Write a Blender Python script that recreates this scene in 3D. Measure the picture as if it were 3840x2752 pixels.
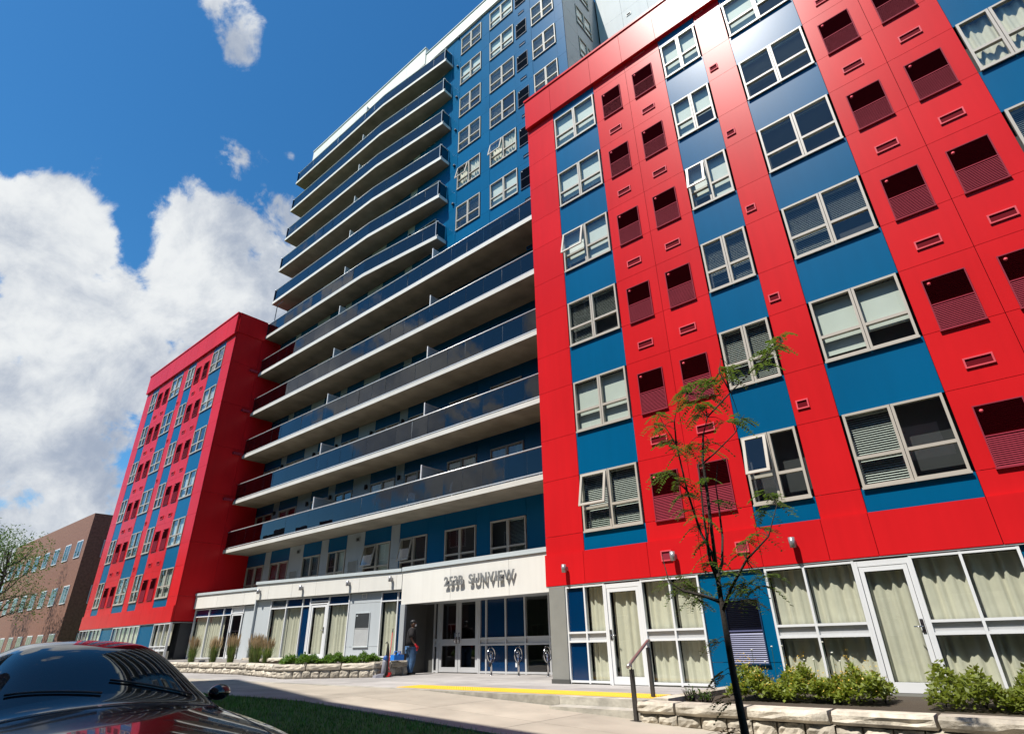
import bpy, math, random
from mathutils import Matrix, Vector
random.seed(7)
R_ = math.radians
scene = bpy.context.scene
for o in list(bpy.data.objects): bpy.data.objects.remove(o)
COL = scene.collection

# ------------------------------------------------------------------ camera
cam_d = bpy.data.cameras.new("camera"); cam = bpy.data.objects.new("camera", cam_d); COL.objects.link(cam)
def cam_matrix(yaw, pitch, roll, loc):
    cy, sy, cp, sp, cr, sr = math.cos(yaw), math.sin(yaw), math.cos(pitch), math.sin(pitch), math.cos(roll), math.sin(roll)
    f = Vector((sy*cp, cy*cp, sp)); r = Vector((cy, -sy, 0)); u = r.cross(f)
    r2 = cr*r + sr*u; u2 = -sr*r + cr*u
    m = Matrix((r2, u2, -f)).transposed().to_4x4(); m.translation = loc
    return m
cam.matrix_world = cam_matrix(R_(-39.9159), R_(26.12), R_(-1.19713), (0, 0, 0.91))
cam_d.sensor_fit = 'HORIZONTAL'; cam_d.sensor_width = 36; cam_d.lens = 19.824; cam_d.clip_end = 3000; cam_d.clip_start = 0.05
scene.camera = cam

# ------------------------------------------------------------------ sky and sun
SUN = Vector((-0.097, -0.483, 0.870)).normalized()
world = bpy.data.worlds.new("World"); scene.world = world; world.use_nodes = True
nt = world.node_tree; nt.nodes.clear()
def N(t, tree=nt, **kw):
    n = tree.nodes.new(t)
    for k, v in kw.items(): setattr(n, k, v)
    return n
def wm(op, a, b=None, tree=nt):
    n = N('ShaderNodeMath', tree, operation=op)
    for i, v in enumerate((a, b)):
        if v is None: continue
        if isinstance(v, (int, float)): n.inputs[i].default_value = v
        else: tree.links.new(v, n.inputs[i])
    return n.outputs[0]
sky = N('ShaderNodeTexSky', sky_type='NISHITA', sun_disc=False, sun_elevation=math.asin(SUN.z), sun_rotation=R_(191.4))
sky.air_density = 1.0; sky.dust_density = 0.25; sky.ozone_density = 3.0
hs = N('ShaderNodeHueSaturation'); hs.inputs['Saturation'].default_value = 1.22; hs.inputs['Value'].default_value = 1.1
tn = N('ShaderNodeMixRGB', blend_type='MULTIPLY'); tn.inputs[0].default_value = 1; tn.inputs[2].default_value = (0.90, 1.06, 1.10, 1)
nt.links.new(sky.outputs[0], tn.inputs[1]); nt.links.new(tn.outputs[0], hs.inputs['Color'])
tc = N('ShaderNodeTexCoord')
def noise(scale, detail, rough, off, dist=0.0):
    mp = N('ShaderNodeMapping'); mp.inputs['Location'].default_value = off
    nt.links.new(tc.outputs['Generated'], mp.inputs['Vector'])
    n = N('ShaderNodeTexNoise'); n.inputs['Scale'].default_value = scale; n.inputs['Detail'].default_value = detail
    n.inputs['Roughness'].default_value = rough; n.inputs['Distortion'].default_value = dist
    nt.links.new(mp.outputs[0], n.inputs['Vector']); return n.outputs[0]
n1 = noise(4.2, 9, 0.58, (3.1, 1.7, 0.4), 0.25)
n2 = noise(15.0, 9, 0.62, (0.3, 5.2, 2.2), 0.4)
CLOUDS = [((-.775,.285,.56), 9.5, .30), ((-.81,.29,.51), 9, .28), ((-.745,.225,.63), 7, .22), ((-.80,.355,.475), 7, .18),
          ((-.92,.16,.36), 11, .24), ((-.86,.06,.50), 6, .18), ((-.669,.285,.687), 2.4, .16), ((-.597,.135,.79), 4.0, .17), ((-.62,.155,.768), 2.8, .15),
          ((-.97,.12,.2), 12, .22), ((-.7,-.62,.36), 14, .24), ((-.45,-.75,.48), 11, .2), ((.3,-.75,.58), 10, .2),
          ((-.8,-.35,.48), 13, .22), ((.75,-.5,.42), 10, .2), ((.8,.4,.42), 10, .2), ((.2,.85,.45), 9, .18)]
acc = None
for c, rad, w in CLOUDS:
    d = N('ShaderNodeVectorMath', operation='DOT_PRODUCT'); d.inputs[1].default_value = Vector(c).normalized()
    nt.links.new(tc.outputs['Generated'], d.inputs[0])
    mr = N('ShaderNodeMapRange', interpolation_type='SMOOTHSTEP')
    mr.inputs['From Min'].default_value = math.cos(R_(rad)); mr.inputs['From Max'].default_value = math.cos(R_(rad*0.25))
    mr.inputs['To Min'].default_value = 0; mr.inputs['To Max'].default_value = w
    nt.links.new(d.outputs['Value'], mr.inputs['Value'])
    acc = mr.outputs[0] if acc is None else wm('MAXIMUM', acc, mr.outputs[0])
nn = wm('ADD', wm('MULTIPLY', n1, 0.68), wm('MULTIPLY', n2, 0.32))
dens = wm('ADD', nn, acc)
mk = N('ShaderNodeMapRange', interpolation_type='SMOOTHSTEP')
mk.inputs['From Min'].default_value = 0.642; mk.inputs['From Max'].default_value = 0.715
nt.links.new(dens, mk.inputs['Value'])
sh = N('ShaderNodeMapRange', interpolation_type='SMOOTHSTEP')
sh.inputs['From Min'].default_value = 0.36; sh.inputs['From Max'].default_value = 0.62
nt.links.new(wm('ADD', wm('MULTIPLY', noise(5.0, 8, 0.6, (3.1, 1.7, 0.50), 0.3), 0.7), wm('MULTIPLY', noise(15.0, 8, 0.62, (0.3, 5.2, 2.24), 0.4), 0.3)), sh.inputs['Value'])
cr = N('ShaderNodeMixRGB'); cr.inputs[1].default_value = (2.9, 3.4, 4.3, 1); cr.inputs[2].default_value = (6.8, 7.0, 7.1, 1)
nt.links.new(sh.outputs[0], cr.inputs[0])
mx = N('ShaderNodeMixRGB'); nt.links.new(mk.outputs[0], mx.inputs[0]); nt.links.new(hs.outputs[0], mx.inputs[1]); nt.links.new(cr.outputs[0], mx.inputs[2])
bg = N('ShaderNodeBackground'); bg.inputs['Strength'].default_value = 0.095
nt.links.new(mx.outputs[0], bg.inputs['Color'])
wo = N('ShaderNodeOutputWorld'); nt.links.new(bg.outputs[0], wo.inputs['Surface'])
sd = bpy.data.lights.new("sun", 'SUN'); sd.energy = 4.9; sd.angle = R_(0.53); sd.color = (1.0, 0.95, 0.87)
so = bpy.data.objects.new("sun", sd); COL.objects.link(so); so.rotation_euler = SUN.to_track_quat('Z', 'Y').to_euler(); so.location = (0, 0, 60)
vs = scene.view_settings; vs.view_transform = 'Standard'; vs.look = 'None'; vs.exposure = 0.42; vs.gamma = 1
scene.render.engine = 'CYCLES'
scene.cycles.max_bounces = 8; scene.cycles.diffuse_bounces = 1; scene.cycles.transparent_max_bounces = 16; scene.cycles.caustics_reflective = False; scene.cycles.caustics_refractive = False

# ------------------------------------------------------------------ materials
MATS = {}
def mat(name, col, rough=0.6, metal=0.0, var=0.08, vscale=3.0, bump=0.0, bscale=40.0, coat=0.0, spec=0.5, streak=0.0, coat_rough=0.12, spots=0.0):
    m = bpy.data.materials.new(name); m.use_nodes = True; t = m.node_tree
    b = t.nodes['Principled BSDF']
    b.inputs['Roughness'].default_value = rough; b.inputs['Metallic'].default_value = metal
    b.inputs['Specular IOR Level'].default_value = spec
    b.inputs['Coat Weight'].default_value = coat; b.inputs['Coat Roughness'].default_value = coat_rough
    c = (*col, 1)
    co = t.nodes.new('ShaderNodeTexCoord'); geo = t.nodes.new('ShaderNodeNewGeometry')
    nz = t.nodes.new('ShaderNodeTexNoise'); nz.inputs['Scale'].default_value = vscale; nz.inputs['Detail'].default_value = 6
    t.links.new(geo.outputs['Position'], nz.inputs['Vector'])
    mr = t.nodes.new('ShaderNodeMapRange'); mr.inputs['From Min'].default_value = 0.3; mr.inputs['From Max'].default_value = 0.7
    mr.inputs['To Min'].default_value = 1-var; mr.inputs['To Max'].default_value = 1+var
    t.links.new(nz.outputs[0], mr.inputs['Value'])
    fac = mr.outputs[0]
    if streak:
        mp = t.nodes.new('ShaderNodeMapping'); mp.inputs['Scale'].default_value = (5, 5, 0.35)
        t.links.new(geo.outputs['Position'], mp.inputs['Vector'])
        n3 = t.nodes.new('ShaderNodeTexNoise'); n3.inputs['Scale'].default_value = 1.0; n3.inputs['Detail'].default_value = 5
        t.links.new(mp.outputs[0], n3.inputs['Vector'])
        m3 = t.nodes.new('ShaderNodeMapRange'); m3.inputs['From Min'].default_value = 0.35; m3.inputs['From Max'].default_value = 0.7
        m3.inputs['To Min'].default_value = 1.0; m3.inputs['To Max'].default_value = 1-streak
        t.links.new(n3.outputs[0], m3.inputs['Value'])
        fac = wm('MULTIPLY', fac, m3.outputs[0], t)
    if spots:
        vo = t.nodes.new('ShaderNodeTexVoronoi'); vo.inputs['Scale'].default_value = 2.3; t.links.new(geo.outputs['Position'], vo.inputs['Vector'])
        m5 = t.nodes.new('ShaderNodeMapRange'); m5.inputs['From Min'].default_value = 0.035; m5.inputs['From Max'].default_value = 0.06; m5.inputs['To Min'].default_value = 1-spots; m5.inputs['To Max'].default_value = 1.0
        t.links.new(vo.outputs['Distance'], m5.inputs['Value']); fac = wm('MULTIPLY', fac, m5.outputs[0], t)
        n6 = t.nodes.new('ShaderNodeTexNoise'); n6.inputs['Scale'].default_value = 0.55; n6.inputs['Detail'].default_value = 9; n6.inputs['Roughness'].default_value = 0.7; t.links.new(geo.outputs['Position'], n6.inputs['Vector'])
        m6 = t.nodes.new('ShaderNodeMapRange'); m6.inputs['From Min'].default_value = 0.5; m6.inputs['From Max'].default_value = 0.72; m6.inputs['To Min'].default_value = 1.0; m6.inputs['To Max'].default_value = 1-spots*.8
        t.links.new(n6.outputs[0], m6.inputs['Value']); fac = wm('MULTIPLY', fac, m6.outputs[0], t)
    oi = t.nodes.new('ShaderNodeObjectInfo')
    m4 = t.nodes.new('ShaderNodeMapRange'); m4.inputs['To Min'].default_value = 1-var*0.8; m4.inputs['To Max'].default_value = 1+var*0.8
    t.links.new(oi.outputs['Random'], m4.inputs['Value'])
    fac = wm('MULTIPLY', fac, m4.outputs[0], t)
    vm = t.nodes.new('ShaderNodeVectorMath'); vm.operation = 'SCALE'; vm.inputs[0].default_value = col
    t.links.new(fac, vm.inputs['Scale']); t.links.new(vm.outputs[0], b.inputs['Base Color'])
    if bump:
        nb = t.nodes.new('ShaderNodeTexNoise'); nb.inputs['Scale'].default_value = bscale; nb.inputs['Detail'].default_value = 8
        t.links.new(geo.outputs['Position'], nb.inputs['Vector'])
        bp = t.nodes.new('ShaderNodeBump'); bp.inputs['Strength'].default_value = bump; bp.inputs['Distance'].default_value = 0.02
        t.links.new(nb.outputs[0], bp.inputs['Height']); t.links.new(bp.outputs[0], b.inputs['Normal'])
    MATS[name] = m; return m
def glass(name, tint, ior=1.5, gcol=(1, 1, 1), rough=0.0, wob=0.0, k=1.9):
    m = bpy.data.materials.new(name); m.use_nodes = True; t = m.node_tree; t.nodes.clear()
    tr = t.nodes.new('ShaderNodeBsdfTransparent'); tr.inputs[0].default_value = (*tint, 1)
    gl = t.nodes.new('ShaderNodeBsdfGlossy'); gl.inputs[0].default_value = (*gcol, 1); gl.inputs['Roughness'].default_value = rough
    fr = t.nodes.new('ShaderNodeFresnel'); gb = t.nodes.new('ShaderNodeNewGeometry')
    t.links.new(wm('ADD', wm('MULTIPLY', gb.outputs['Backfacing'], 1/ior-ior, t), ior, t), fr.inputs[0])
    mix = t.nodes.new('ShaderNodeMixShader'); out = t.nodes.new('ShaderNodeOutputMaterial')
    if wob:
        geo = t.nodes.new('ShaderNodeNewGeometry'); nb = t.nodes.new('ShaderNodeTexNoise'); nb.inputs['Scale'].default_value = 1.3
        t.links.new(geo.outputs['Position'], nb.inputs['Vector'])
        bp = t.nodes.new('ShaderNodeBump'); bp.inputs['Strength'].default_value = wob; bp.inputs['Distance'].default_value = 0.05
        t.links.new(nb.outputs[0], bp.inputs['Height']); t.links.new(bp.outputs[0], gl.inputs['Normal'])
    t.links.new(wm('MINIMUM', wm('MULTIPLY', fr.outputs[0], k, t), 1.0, t), mix.inputs[0])
    t.links.new(tr.outputs[0], mix.inputs[1]); t.links.new(gl.outputs[0], mix.inputs[2]); t.links.new(mix.outputs[0], out.inputs[0])
    MATS[name] = m; return m
mat('red_panel', (0.64, 0.013, 0.017), 0.31, var=0.05, vscale=0.5, coat=0.0, spec=0.15, streak=0.06)
mat('blue_panel', (0.0, 0.102, 0.235), 0.27, var=0.05, vscale=0.5, coat=0.0, spec=0.2, streak=0.05)
mat('grey_panel', (0.42, 0.44, 0.45), 0.45, var=0.04, vscale=0.6, streak=0.06)
mat('pale_panel', (0.52, 0.56, 0.58), 0.6, spec=0.15, var=0.03, vscale=0.6, streak=0.05)
mat('slate_panel', (0.16, 0.18, 0.21), 0.3, var=0.08, vscale=0.4, coat=0.4)
mat('white_panel', (0.80, 0.78, 0.72), 0.5, var=0.03, vscale=0.7, streak=0.05)
mat('cap_metal', (0.55, 0.60, 0.61), 0.4, var=0.03)
mat('navy_panel', (0.0, 0.027, 0.09), 0.15, var=0.03, coat=0.5)
mat('maroon', (0.29, 0.024, 0.045), 0.75, var=0.05, spec=0.2)
mat('maroon_dark', (0.15, 0.003, 0.010), 0.8, var=0.05, spec=0.1)
mat('navy_dark', (0.004, 0.010, 0.045), 0.6)
mat('navy_louvre', (0.13, 0.14, 0.27), 0.4)
mat('grey_louvre', (0.30, 0.31, 0.31), 0.5)
mat('pale_louvre', (0.55, 0.56, 0.55), 0.5)
mat('vent_rim', (0.72, 0.085, 0.11), 0.6, spec=0.2)
mat('blue_dark', (0.0, 0.03, 0.09), 0.5)
mat('frame', (0.50, 0.45, 0.385), 0.4, var=0.03)
mat('alu', (0.66, 0.67, 0.68), 0.35, metal=0.3, var=0.03)
mat('white_frame', (0.78, 0.79, 0.80), 0.4, var=0.02)
mat('steel', (0.55, 0.55, 0.56), 0.22, metal=1.0, var=0.05)
mat('dark_steel', (0.10, 0.095, 0.09), 0.4, metal=0.6)
mat('bronze_rail', (0.42, 0.35, 0.32), 0.3, metal=0.7)
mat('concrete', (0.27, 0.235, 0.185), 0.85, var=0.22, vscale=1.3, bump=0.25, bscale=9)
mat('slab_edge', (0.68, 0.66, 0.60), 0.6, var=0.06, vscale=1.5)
mat('unlit_dark', (0.045, 0.047, 0.052), 0.9)  # near-black colour stands in for the shade of unlit rooms and gaps
mat('lobby', (0.30, 0.27, 0.21), 0.8)
mat('blind', (0.72, 0.76, 0.71), 0.6, var=0.03)
mat('curtain', (0.80, 0.745, 0.61), 0.85, var=0.05, vscale=6)
mat('green_curtain', (0.03, 0.30, 0.19), 0.8)
mat('screen', (0.36, 0.42, 0.44), 0.4)
mat('column_grey', (0.235, 0.235, 0.215), 0.7, var=0.06, bump=0.1, bscale=30)
mat('dark_grey', (0.075, 0.075, 0.07), 0.7, bump=0.1, bscale=30)
mat('paving', (0.41, 0.36, 0.29), 0.85, var=0.16, vscale=0.9, spots=0.3, bump=0.15, bscale=60)
mat('terrace', (0.38, 0.355, 0.335), 0.85, var=0.16, vscale=1.5, spots=0.32, bump=0.15, bscale=60)
mat('kerb_stone', (0.40, 0.375, 0.32), 0.9, var=0.3, vscale=4, bump=0.5, bscale=18)
mat('joint', (0.10, 0.09, 0.075), 0.95)
mat('asphalt', (0.05, 0.05, 0.052), 0.9, var=0.2, vscale=2, bump=0.3, bscale=80)
mat('tactile', (0.78, 0.48, 0.03), 0.6, var=0.06)
mat('soil', (0.06, 0.045, 0.03), 0.95, bump=0.6, bscale=30)
mat('lawn', (0.055, 0.14, 0.025), 0.9, var=0.3, vscale=5)
mat('blade', (0.10, 0.27, 0.035), 0.6, var=0.4, vscale=4)
mat('limestone', (0.47, 0.42, 0.34), 0.9, var=0.3, vscale=6, bump=0.7, bscale=26)
mat('bark', (0.035, 0.028, 0.022), 0.9, bump=0.6, bscale=40)
def leafmat(name, col, trans=0.35):
    m = mat(name, col, 0.5, var=0.35, vscale=7); t = m.node_tree; b = t.nodes['Principled BSDF']
    tl = t.nodes.new('ShaderNodeBsdfTranslucent'); tl.inputs[0].default_value = (col[0]*1.5, col[1]*1.5, col[2], 1)
    mix = t.nodes.new('ShaderNodeMixShader'); mix.inputs[0].default_value = trans
    out = t.nodes['Material Output']
    t.links.new(b.outputs[0], mix.inputs[1]); t.links.new(tl.outputs[0], mix.inputs[2]); t.links.new(mix.outputs[0], out.inputs[0])
leafmat('leaf', (0.065, 0.125, 0.018)); leafmat('hedge_leaf', (0.10, 0.19, 0.025)); leafmat('gold_leaf', (0.20, 0.25, 0.035)); leafmat('gold_flower', (0.50, 0.33, 0.05), 0.2)
leafmat('grass_blade', (0.11, 0.17, 0.035)); leafmat('plume', (0.56, 0.42, 0.26), 0.3); leafmat('tree_leaf', (0.085, 0.145, 0.02)); leafmat('white_flower', (0.8, 0.8, 0.74), 0.2)
mat('skin', (0.16, 0.085, 0.055), 0.5); mat('shirt', (0.014, 0.012, 0.013), 0.85, bump=0.3, bscale=30); mat('jeans', (0.05, 0.115, 0.23), 0.85, var=0.35, vscale=8, bump=0.3, bscale=40)
mat('black', (0.012, 0.012, 0.013), 0.5); mat('red_rubber', (0.60, 0.02, 0.03), 0.45); mat('mask_white', (0.8, 0.8, 0.8), 0.7)
mat('vac_grey', (0.27, 0.27, 0.31), 0.35); mat('vac_blue', (0.03, 0.09, 0.30), 0.35); mat('red_plastic', (0.50, 0.02, 0.025), 0.4)
mat('caddy_blue', (0.02, 0.22, 0.75), 0.4); mat('bottle_white', (0.75, 0.77, 0.8), 0.4); mat('bottle_blue', (0.02, 0.07, 0.45), 0.3); mat('bin_blue', (0.03, 0.10, 0.55), 0.5)
mat('car_paint', (0.004, 0.004, 0.006), 0.2, coat=1.0, coat_rough=0.03, spec=0.4); mat('car_glass', (0.01, 0.012, 0.014), 0.03, spec=0.8); mat('tyre', (0.015, 0.015, 0.015), 0.8)
mat('chrome', (0.7, 0.7, 0.7), 0.12, metal=1.0); mat('lens', (0.7, 0.7, 0.72), 0.1, coat=1.0); mat('brick', (0.26, 0.13, 0.09), 0.85, var=0.25, vscale=6)
mat('lamp_grey', (0.36, 0.36, 0.37), 0.35, metal=0.5); mat('sign_metal', (0.42, 0.42, 0.41), 0.35, metal=0.6); mat('board', (0.42, 0.13, 0.05), 0.7); mat('poster', (0.5, 0.45, 0.1), 0.6)
mat('white_plastic', (0.75, 0.75, 0.74), 0.4); mat('back_wall', (0.16, 0.155, 0.15), 0.85)
glass('pane', (0.88, 0.92, 0.89), 1.5, wob=0.02, k=1.7)
glass('rail_glass', (0.10, 0.145, 0.20), 1.5, wob=0.03, k=1.25)
glass('dark_glass', (0.07, 0.09, 0.10), 1.5, wob=0.02)

# ------------------------------------------------------------------ mesh helpers
I4 = Matrix.Identity(4)
def link(name, me, parent=None, M=I4):
    o = bpy.data.objects.new(name, me); COL.objects.link(o); o.matrix_basis = M
    if parent is not None:
        o.parent = parent; o.matrix_parent_inverse = parent.matrix_basis.inverted()
    return o
def tag(o, label, cat, group=None):
    o['label'] = label; o['category'] = cat
    if group: o['group'] = group
    return o
def empty(name, loc, label, cat, group=None, rz=0):
    o = bpy.data.objects.new(name, None); COL.objects.link(o)
    o.matrix_basis = Matrix.Translation(loc) @ Matrix.Rotation(rz, 4, 'Z'); o.empty_display_size = 0.2
    return tag(o, label, cat, group)
def struct(o): o['kind'] = 'structure'; return o
class MB:
    def __init__(s): s.v = []; s.f = []; s.m = []; s.mats = []; s.sm = []
    def mi(s, m):
        if m not in s.mats: s.mats.append(m)
        return s.mats.index(m)
    def add(s, vs, fs, m, smooth=False):
        b = len(s.v); s.v += [tuple(v) for v in vs]; i = s.mi(m)
        for f in fs: s.f.append(tuple(b+k for k in f)); s.m.append(i); s.sm.append(smooth)
    def box(s, x0, x1, y0, y1, z0, z1, m, M=None):
        vs = [Vector((x, y, z)) for z in (z0, z1) for y in (y0, y1) for x in (x0, x1)]
        if M is not None: vs = [M @ v for v in vs]
        s.add(vs, [(0, 2, 3, 1), (4, 5, 7, 6), (0, 1, 5, 4), (2, 6, 7, 3), (0, 4, 6, 2), (1, 3, 7, 5)], m)
    def quad(s, a, b, c, d, m): s.add([a, b, c, d], [(0, 1, 2, 3)], m)
    def tube(s, pts, rad, m, n=8, cap=True):
        pts = [Vector(p) for p in pts]
        if not isinstance(rad, (list, tuple)): rad = [rad]*len(pts)
        rings = []
        for i, p in enumerate(pts):
            t = (pts[min(i+1, len(pts)-1)] - pts[max(i-1, 0)]).normalized()
            a = t.cross(Vector((0, 0, 1)) if abs(t.z) < 0.95 else Vector((1, 0, 0))).normalized(); b = t.cross(a)
            rings.append([p + rad[i]*(math.cos(2*math.pi*k/n)*a + math.sin(2*math.pi*k/n)*b) for k in range(n)])
        vs = [v for r in rings for v in r]; fs = []
        for i in range(len(pts)-1):
            for k in range(n): fs.append((i*n+k, i*n+(k+1) % n, (i+1)*n+(k+1) % n, (i+1)*n+k))
        if cap: fs.append(tuple(range(n-1, -1, -1))); fs.append(tuple((len(pts)-1)*n+k for k in range(n)))
        s.add(vs, fs, m, True)
    def torus(s, c, R, r, m, ax, bx, n=28, k=6):
        c = Vector(c); ax = Vector(ax); bx = Vector(bx); nz = ax.cross(bx); vs = []; fs = []
        for i in range(n):
            a = 2*math.pi*i/n; d = math.cos(a)*ax + math.sin(a)*bx
            for j in range(k):
                b = 2*math.pi*j/k; vs.append(c + d*(R + r*math.cos(b)) + nz*(r*math.sin(b)))
        for i in range(n):
            for j in range(k): fs.append((i*k+j, ((i+1) % n)*k+j, ((i+1) % n)*k+(j+1) % k, i*k+(j+1) % k))
        s.add(vs, fs, m, True)
    def ell(s, c, r, m, nu=14, nv=9, M=None):
        vs = []; fs = []
        for i in range(nv+1):
            th = math.pi*i/nv
            for j in range(nu):
                ph = 2*math.pi*j/nu; p = Vector((r[0]*math.sin(th)*math.cos(ph), r[1]*math.sin(th)*math.sin(ph), r[2]*math.cos(th)))
                if M is not None: p = M @ p
                vs.append(Vector(c)+p)
        for i in range(nv):
            for j in range(nu): fs.append((i*nu+j, (i+1)*nu+j, (i+1)*nu+(j+1) % nu, i*nu+(j+1) % nu))
        s.add(vs, fs, m, True)
    def mesh(s, name):
        me = bpy.data.meshes.new(name); me.from_pydata(s.v, [], s.f)
        for m in s.mats: me.materials.append(MATS[m])
        me.polygons.foreach_set('material_index', s.m); me.polygons.foreach_set('use_smooth', s.sm); me.update(); return me
    def build(s, name, parent=None, M=I4): return link(name, s.mesh(name), parent, M)
CACHE = {}
def piece(name, x0, x1, y0, y1, z0, z1, m, parent=None, F=I4, rot=None):
    """a box-shaped piece; alike pieces share mesh data"""
    d = (round(x1-x0, 4), round(y1-y0, 4), round(z1-z0, 4)); key = ('box', d, m)
    if key not in CACHE:
        b = MB(); b.box(-d[0]/2, d[0]/2, -d[1]/2, d[1]/2, -d[2]/2, d[2]/2, m); CACHE[key] = b.mesh(name)
    M = F @ Matrix.Translation(((x0+x1)/2, (y0+y1)/2, (z0+z1)/2))
    if rot is not None: M = M @ rot
    return link(name, CACHE[key], parent, M)
G = 0.005   # half joint between cladding panels
def panel(x0, x1, z0, z1, y, m, parent, F=I4, t=0.03):
    return piece('panel', x0+G, x1-G, y, y+t, z0+G, z1-G, m, parent, F)

# ------------------------------------------------------------------ windows
def frame_mesh(w, h, tr, fm, door):
    key = ('win', round(w, 3), round(h, 3), tr, fm, door)
    if key in CACHE: return CACHE[key]
    b = MB(); s = 0.05; y0, y1 = -0.028, 0.07
    for k in (0, 1):
        a = -w/2 if k == 0 else 0.006; e = -0.006 if k == 0 else w/2
        b.box(a, a+s, y0, y1, 0, h, fm); b.box(e-s, e, y0, y1, 0, h, fm)
        b.box(a+s, e-s, y0+.002, y1, 0, s+.01, fm); b.box(a+s, e-s, y0+.002, y1, h-s, h, fm)
        if tr: b.box(a+s, e-s, y0+.004, y1, tr-.032, tr+.032, fm)
    b.box(-0.006, 0.006, 0.0, 0.07, 0, h, 'unlit_dark')
    b.box(-w/2-.012, w/2+.012, y0-.022, y0, -.03, 0.012, fm)
    CACHE[key] = b.mesh('window'); return CACHE[key]
def pane_mesh(w, h, m):
    key = ('pane', round(w, 3), round(h, 3), m)
    if key not in CACHE:
        b = MB(); b.quad((-w/2, 0, 0), (w/2, 0, 0), (w/2, 0, h), (-w/2, 0, h), m); CACHE[key] = b.mesh('pane')
    return CACHE[key]
def blind_mesh(w, h, kind):
    key = ('blind', round(w, 3), round(h, 3), kind)
    if key in CACHE: return CACHE[key]
    b = MB()
    if kind == 'slat':
        n = int(h/0.048)
        for i in range(n):
            z = h-0.03-i*0.048
            b.quad((-w/2, -.016, z-.016), (w/2, -.016, z-.016), (w/2, .016, z+.012), (-w/2, .016, z+.012), 'blind')
        b.box(-w/2, w/2, -.025, .025, h-.03, h, 'blind')
    elif kind == 'roller':
        b.box(-w/2, w/2, .0, .004, 0, h, 'blind'); b.box(-w/2, w/2, -.012, .012, -.02, .01, 'blind')
    else:
        m = 'green_curtain' if kind == 'green' else 'curtain'; n = max(12, int(w/0.03)); vs = []; fs = []; ph = random.random()*6
        for i in range(n+1):
            u = i/n; x = -w/2+w*u; y = 0.035*math.sin(u*w*30+ph+1.2*math.sin(u*9+ph)) + .012*math.sin(u*w*61)
            vs += [(x, y, 0), (x, y*.9, h)]
        for i in range(n): fs.append((2*i, 2*i+2, 2*i+3, 2*i+1))
        b.add(vs, fs, m, True)
    CACHE[key] = b.mesh('blind'); return CACHE[key]
SASH = {}
def window(x0, x1, z0, z1, y, parent, F=I4, tr=0.60, fm='frame', blinds=('slat', 'slat'), drop=(1.0, 1.0), open_=False, door=False, pm='pane'):
    w = x1-x0; h = z1-z0; xc = (x0+x1)/2; T = F @ Matrix.Translation((xc, y, z0))
    o = link('window', frame_mesh(w, h, tr, fm, door), parent, T)
    s = 0.05; uw = w/2-.006-2*s
    for k in (-1, 1):
        cx = k*(w/4+.003)
        cells = ((s+.01, tr-.032), (tr+.032, h-s)) if tr else ((s+.01, h-s),)
        for ci, (a, e) in enumerate(cells):
            if open_ and k == -1 and ci == len(cells)-1:
                key = ('sash', round(uw, 3), round(e-a, 3), fm)
                if key not in CACHE:
                    b = MB(); hh = e-a; q = .045
                    b.box(-uw/2-.02, -uw/2+q, -.03, .012, -hh-.02, 0, fm); b.box(uw/2-q, uw/2+.02, -.03, .012, -hh-.02, 0, fm)
                    b.box(-uw/2+q, uw/2-q, -.029, .011, -q, -.001, fm); b.box(-uw/2+q, uw/2-q, -.029, .011, -hh-.019, -hh+q, fm)
                    b.quad((-uw/2+q, -.01, -hh+q), (uw/2-q, -.01, -hh+q), (uw/2-q, -.01, -q), (-uw/2+q, -.01, -q), pm)
                    b.tube([(-uw/2, .0, -hh*.9), (-uw/2, .2, -hh*.78)], .008, 'steel', 5); b.tube([(uw/2, .0, -hh*.9), (uw/2, .2, -hh*.78)], .008, 'steel', 5)
                    CACHE[key] = b.mesh('sash')
                link('sash', CACHE[key], o, T @ Matrix.Translation((cx, -.03, e)) @ Matrix.Rotation(R_(-13), 4, 'X'))
                continue
            tilt = Matrix.Rotation(R_(random.uniform(-.35, .35)), 4, 'Z') @ Matrix.Rotation(R_(random.uniform(-.3, .3)), 4, 'X')
            link('pane', pane_mesh(uw, e-a, pm), o, T @ Matrix.Translation((cx, .02, a)) @ tilt)
        kind = blinds[0 if k == -1 else 1]
        if kind:
            d = drop[0 if k == -1 else 1]; bh = round((h-.1)*d, 3)
            link('curtain' if kind in ('curtain', 'green') else 'blind', blind_mesh(round(uw+.06, 3), bh, kind), o, T @ Matrix.Translation((cx, .135, h-.05-bh)))
    return o
def rand_blinds():
    r = random.random()
    if r < .45: return ('slat', 'slat'), (random.choice((1, 1, .75)), random.choice((1, .8, .55)))
    if r < .8: return ('roller', 'roller'), (random.choice((1, .9, .6)), random.choice((1, .7, .5)))
    if r < .93: return ('curtain', 'curtain'), (1, 1)
    return ('slat', None), (1, 1)
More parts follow.
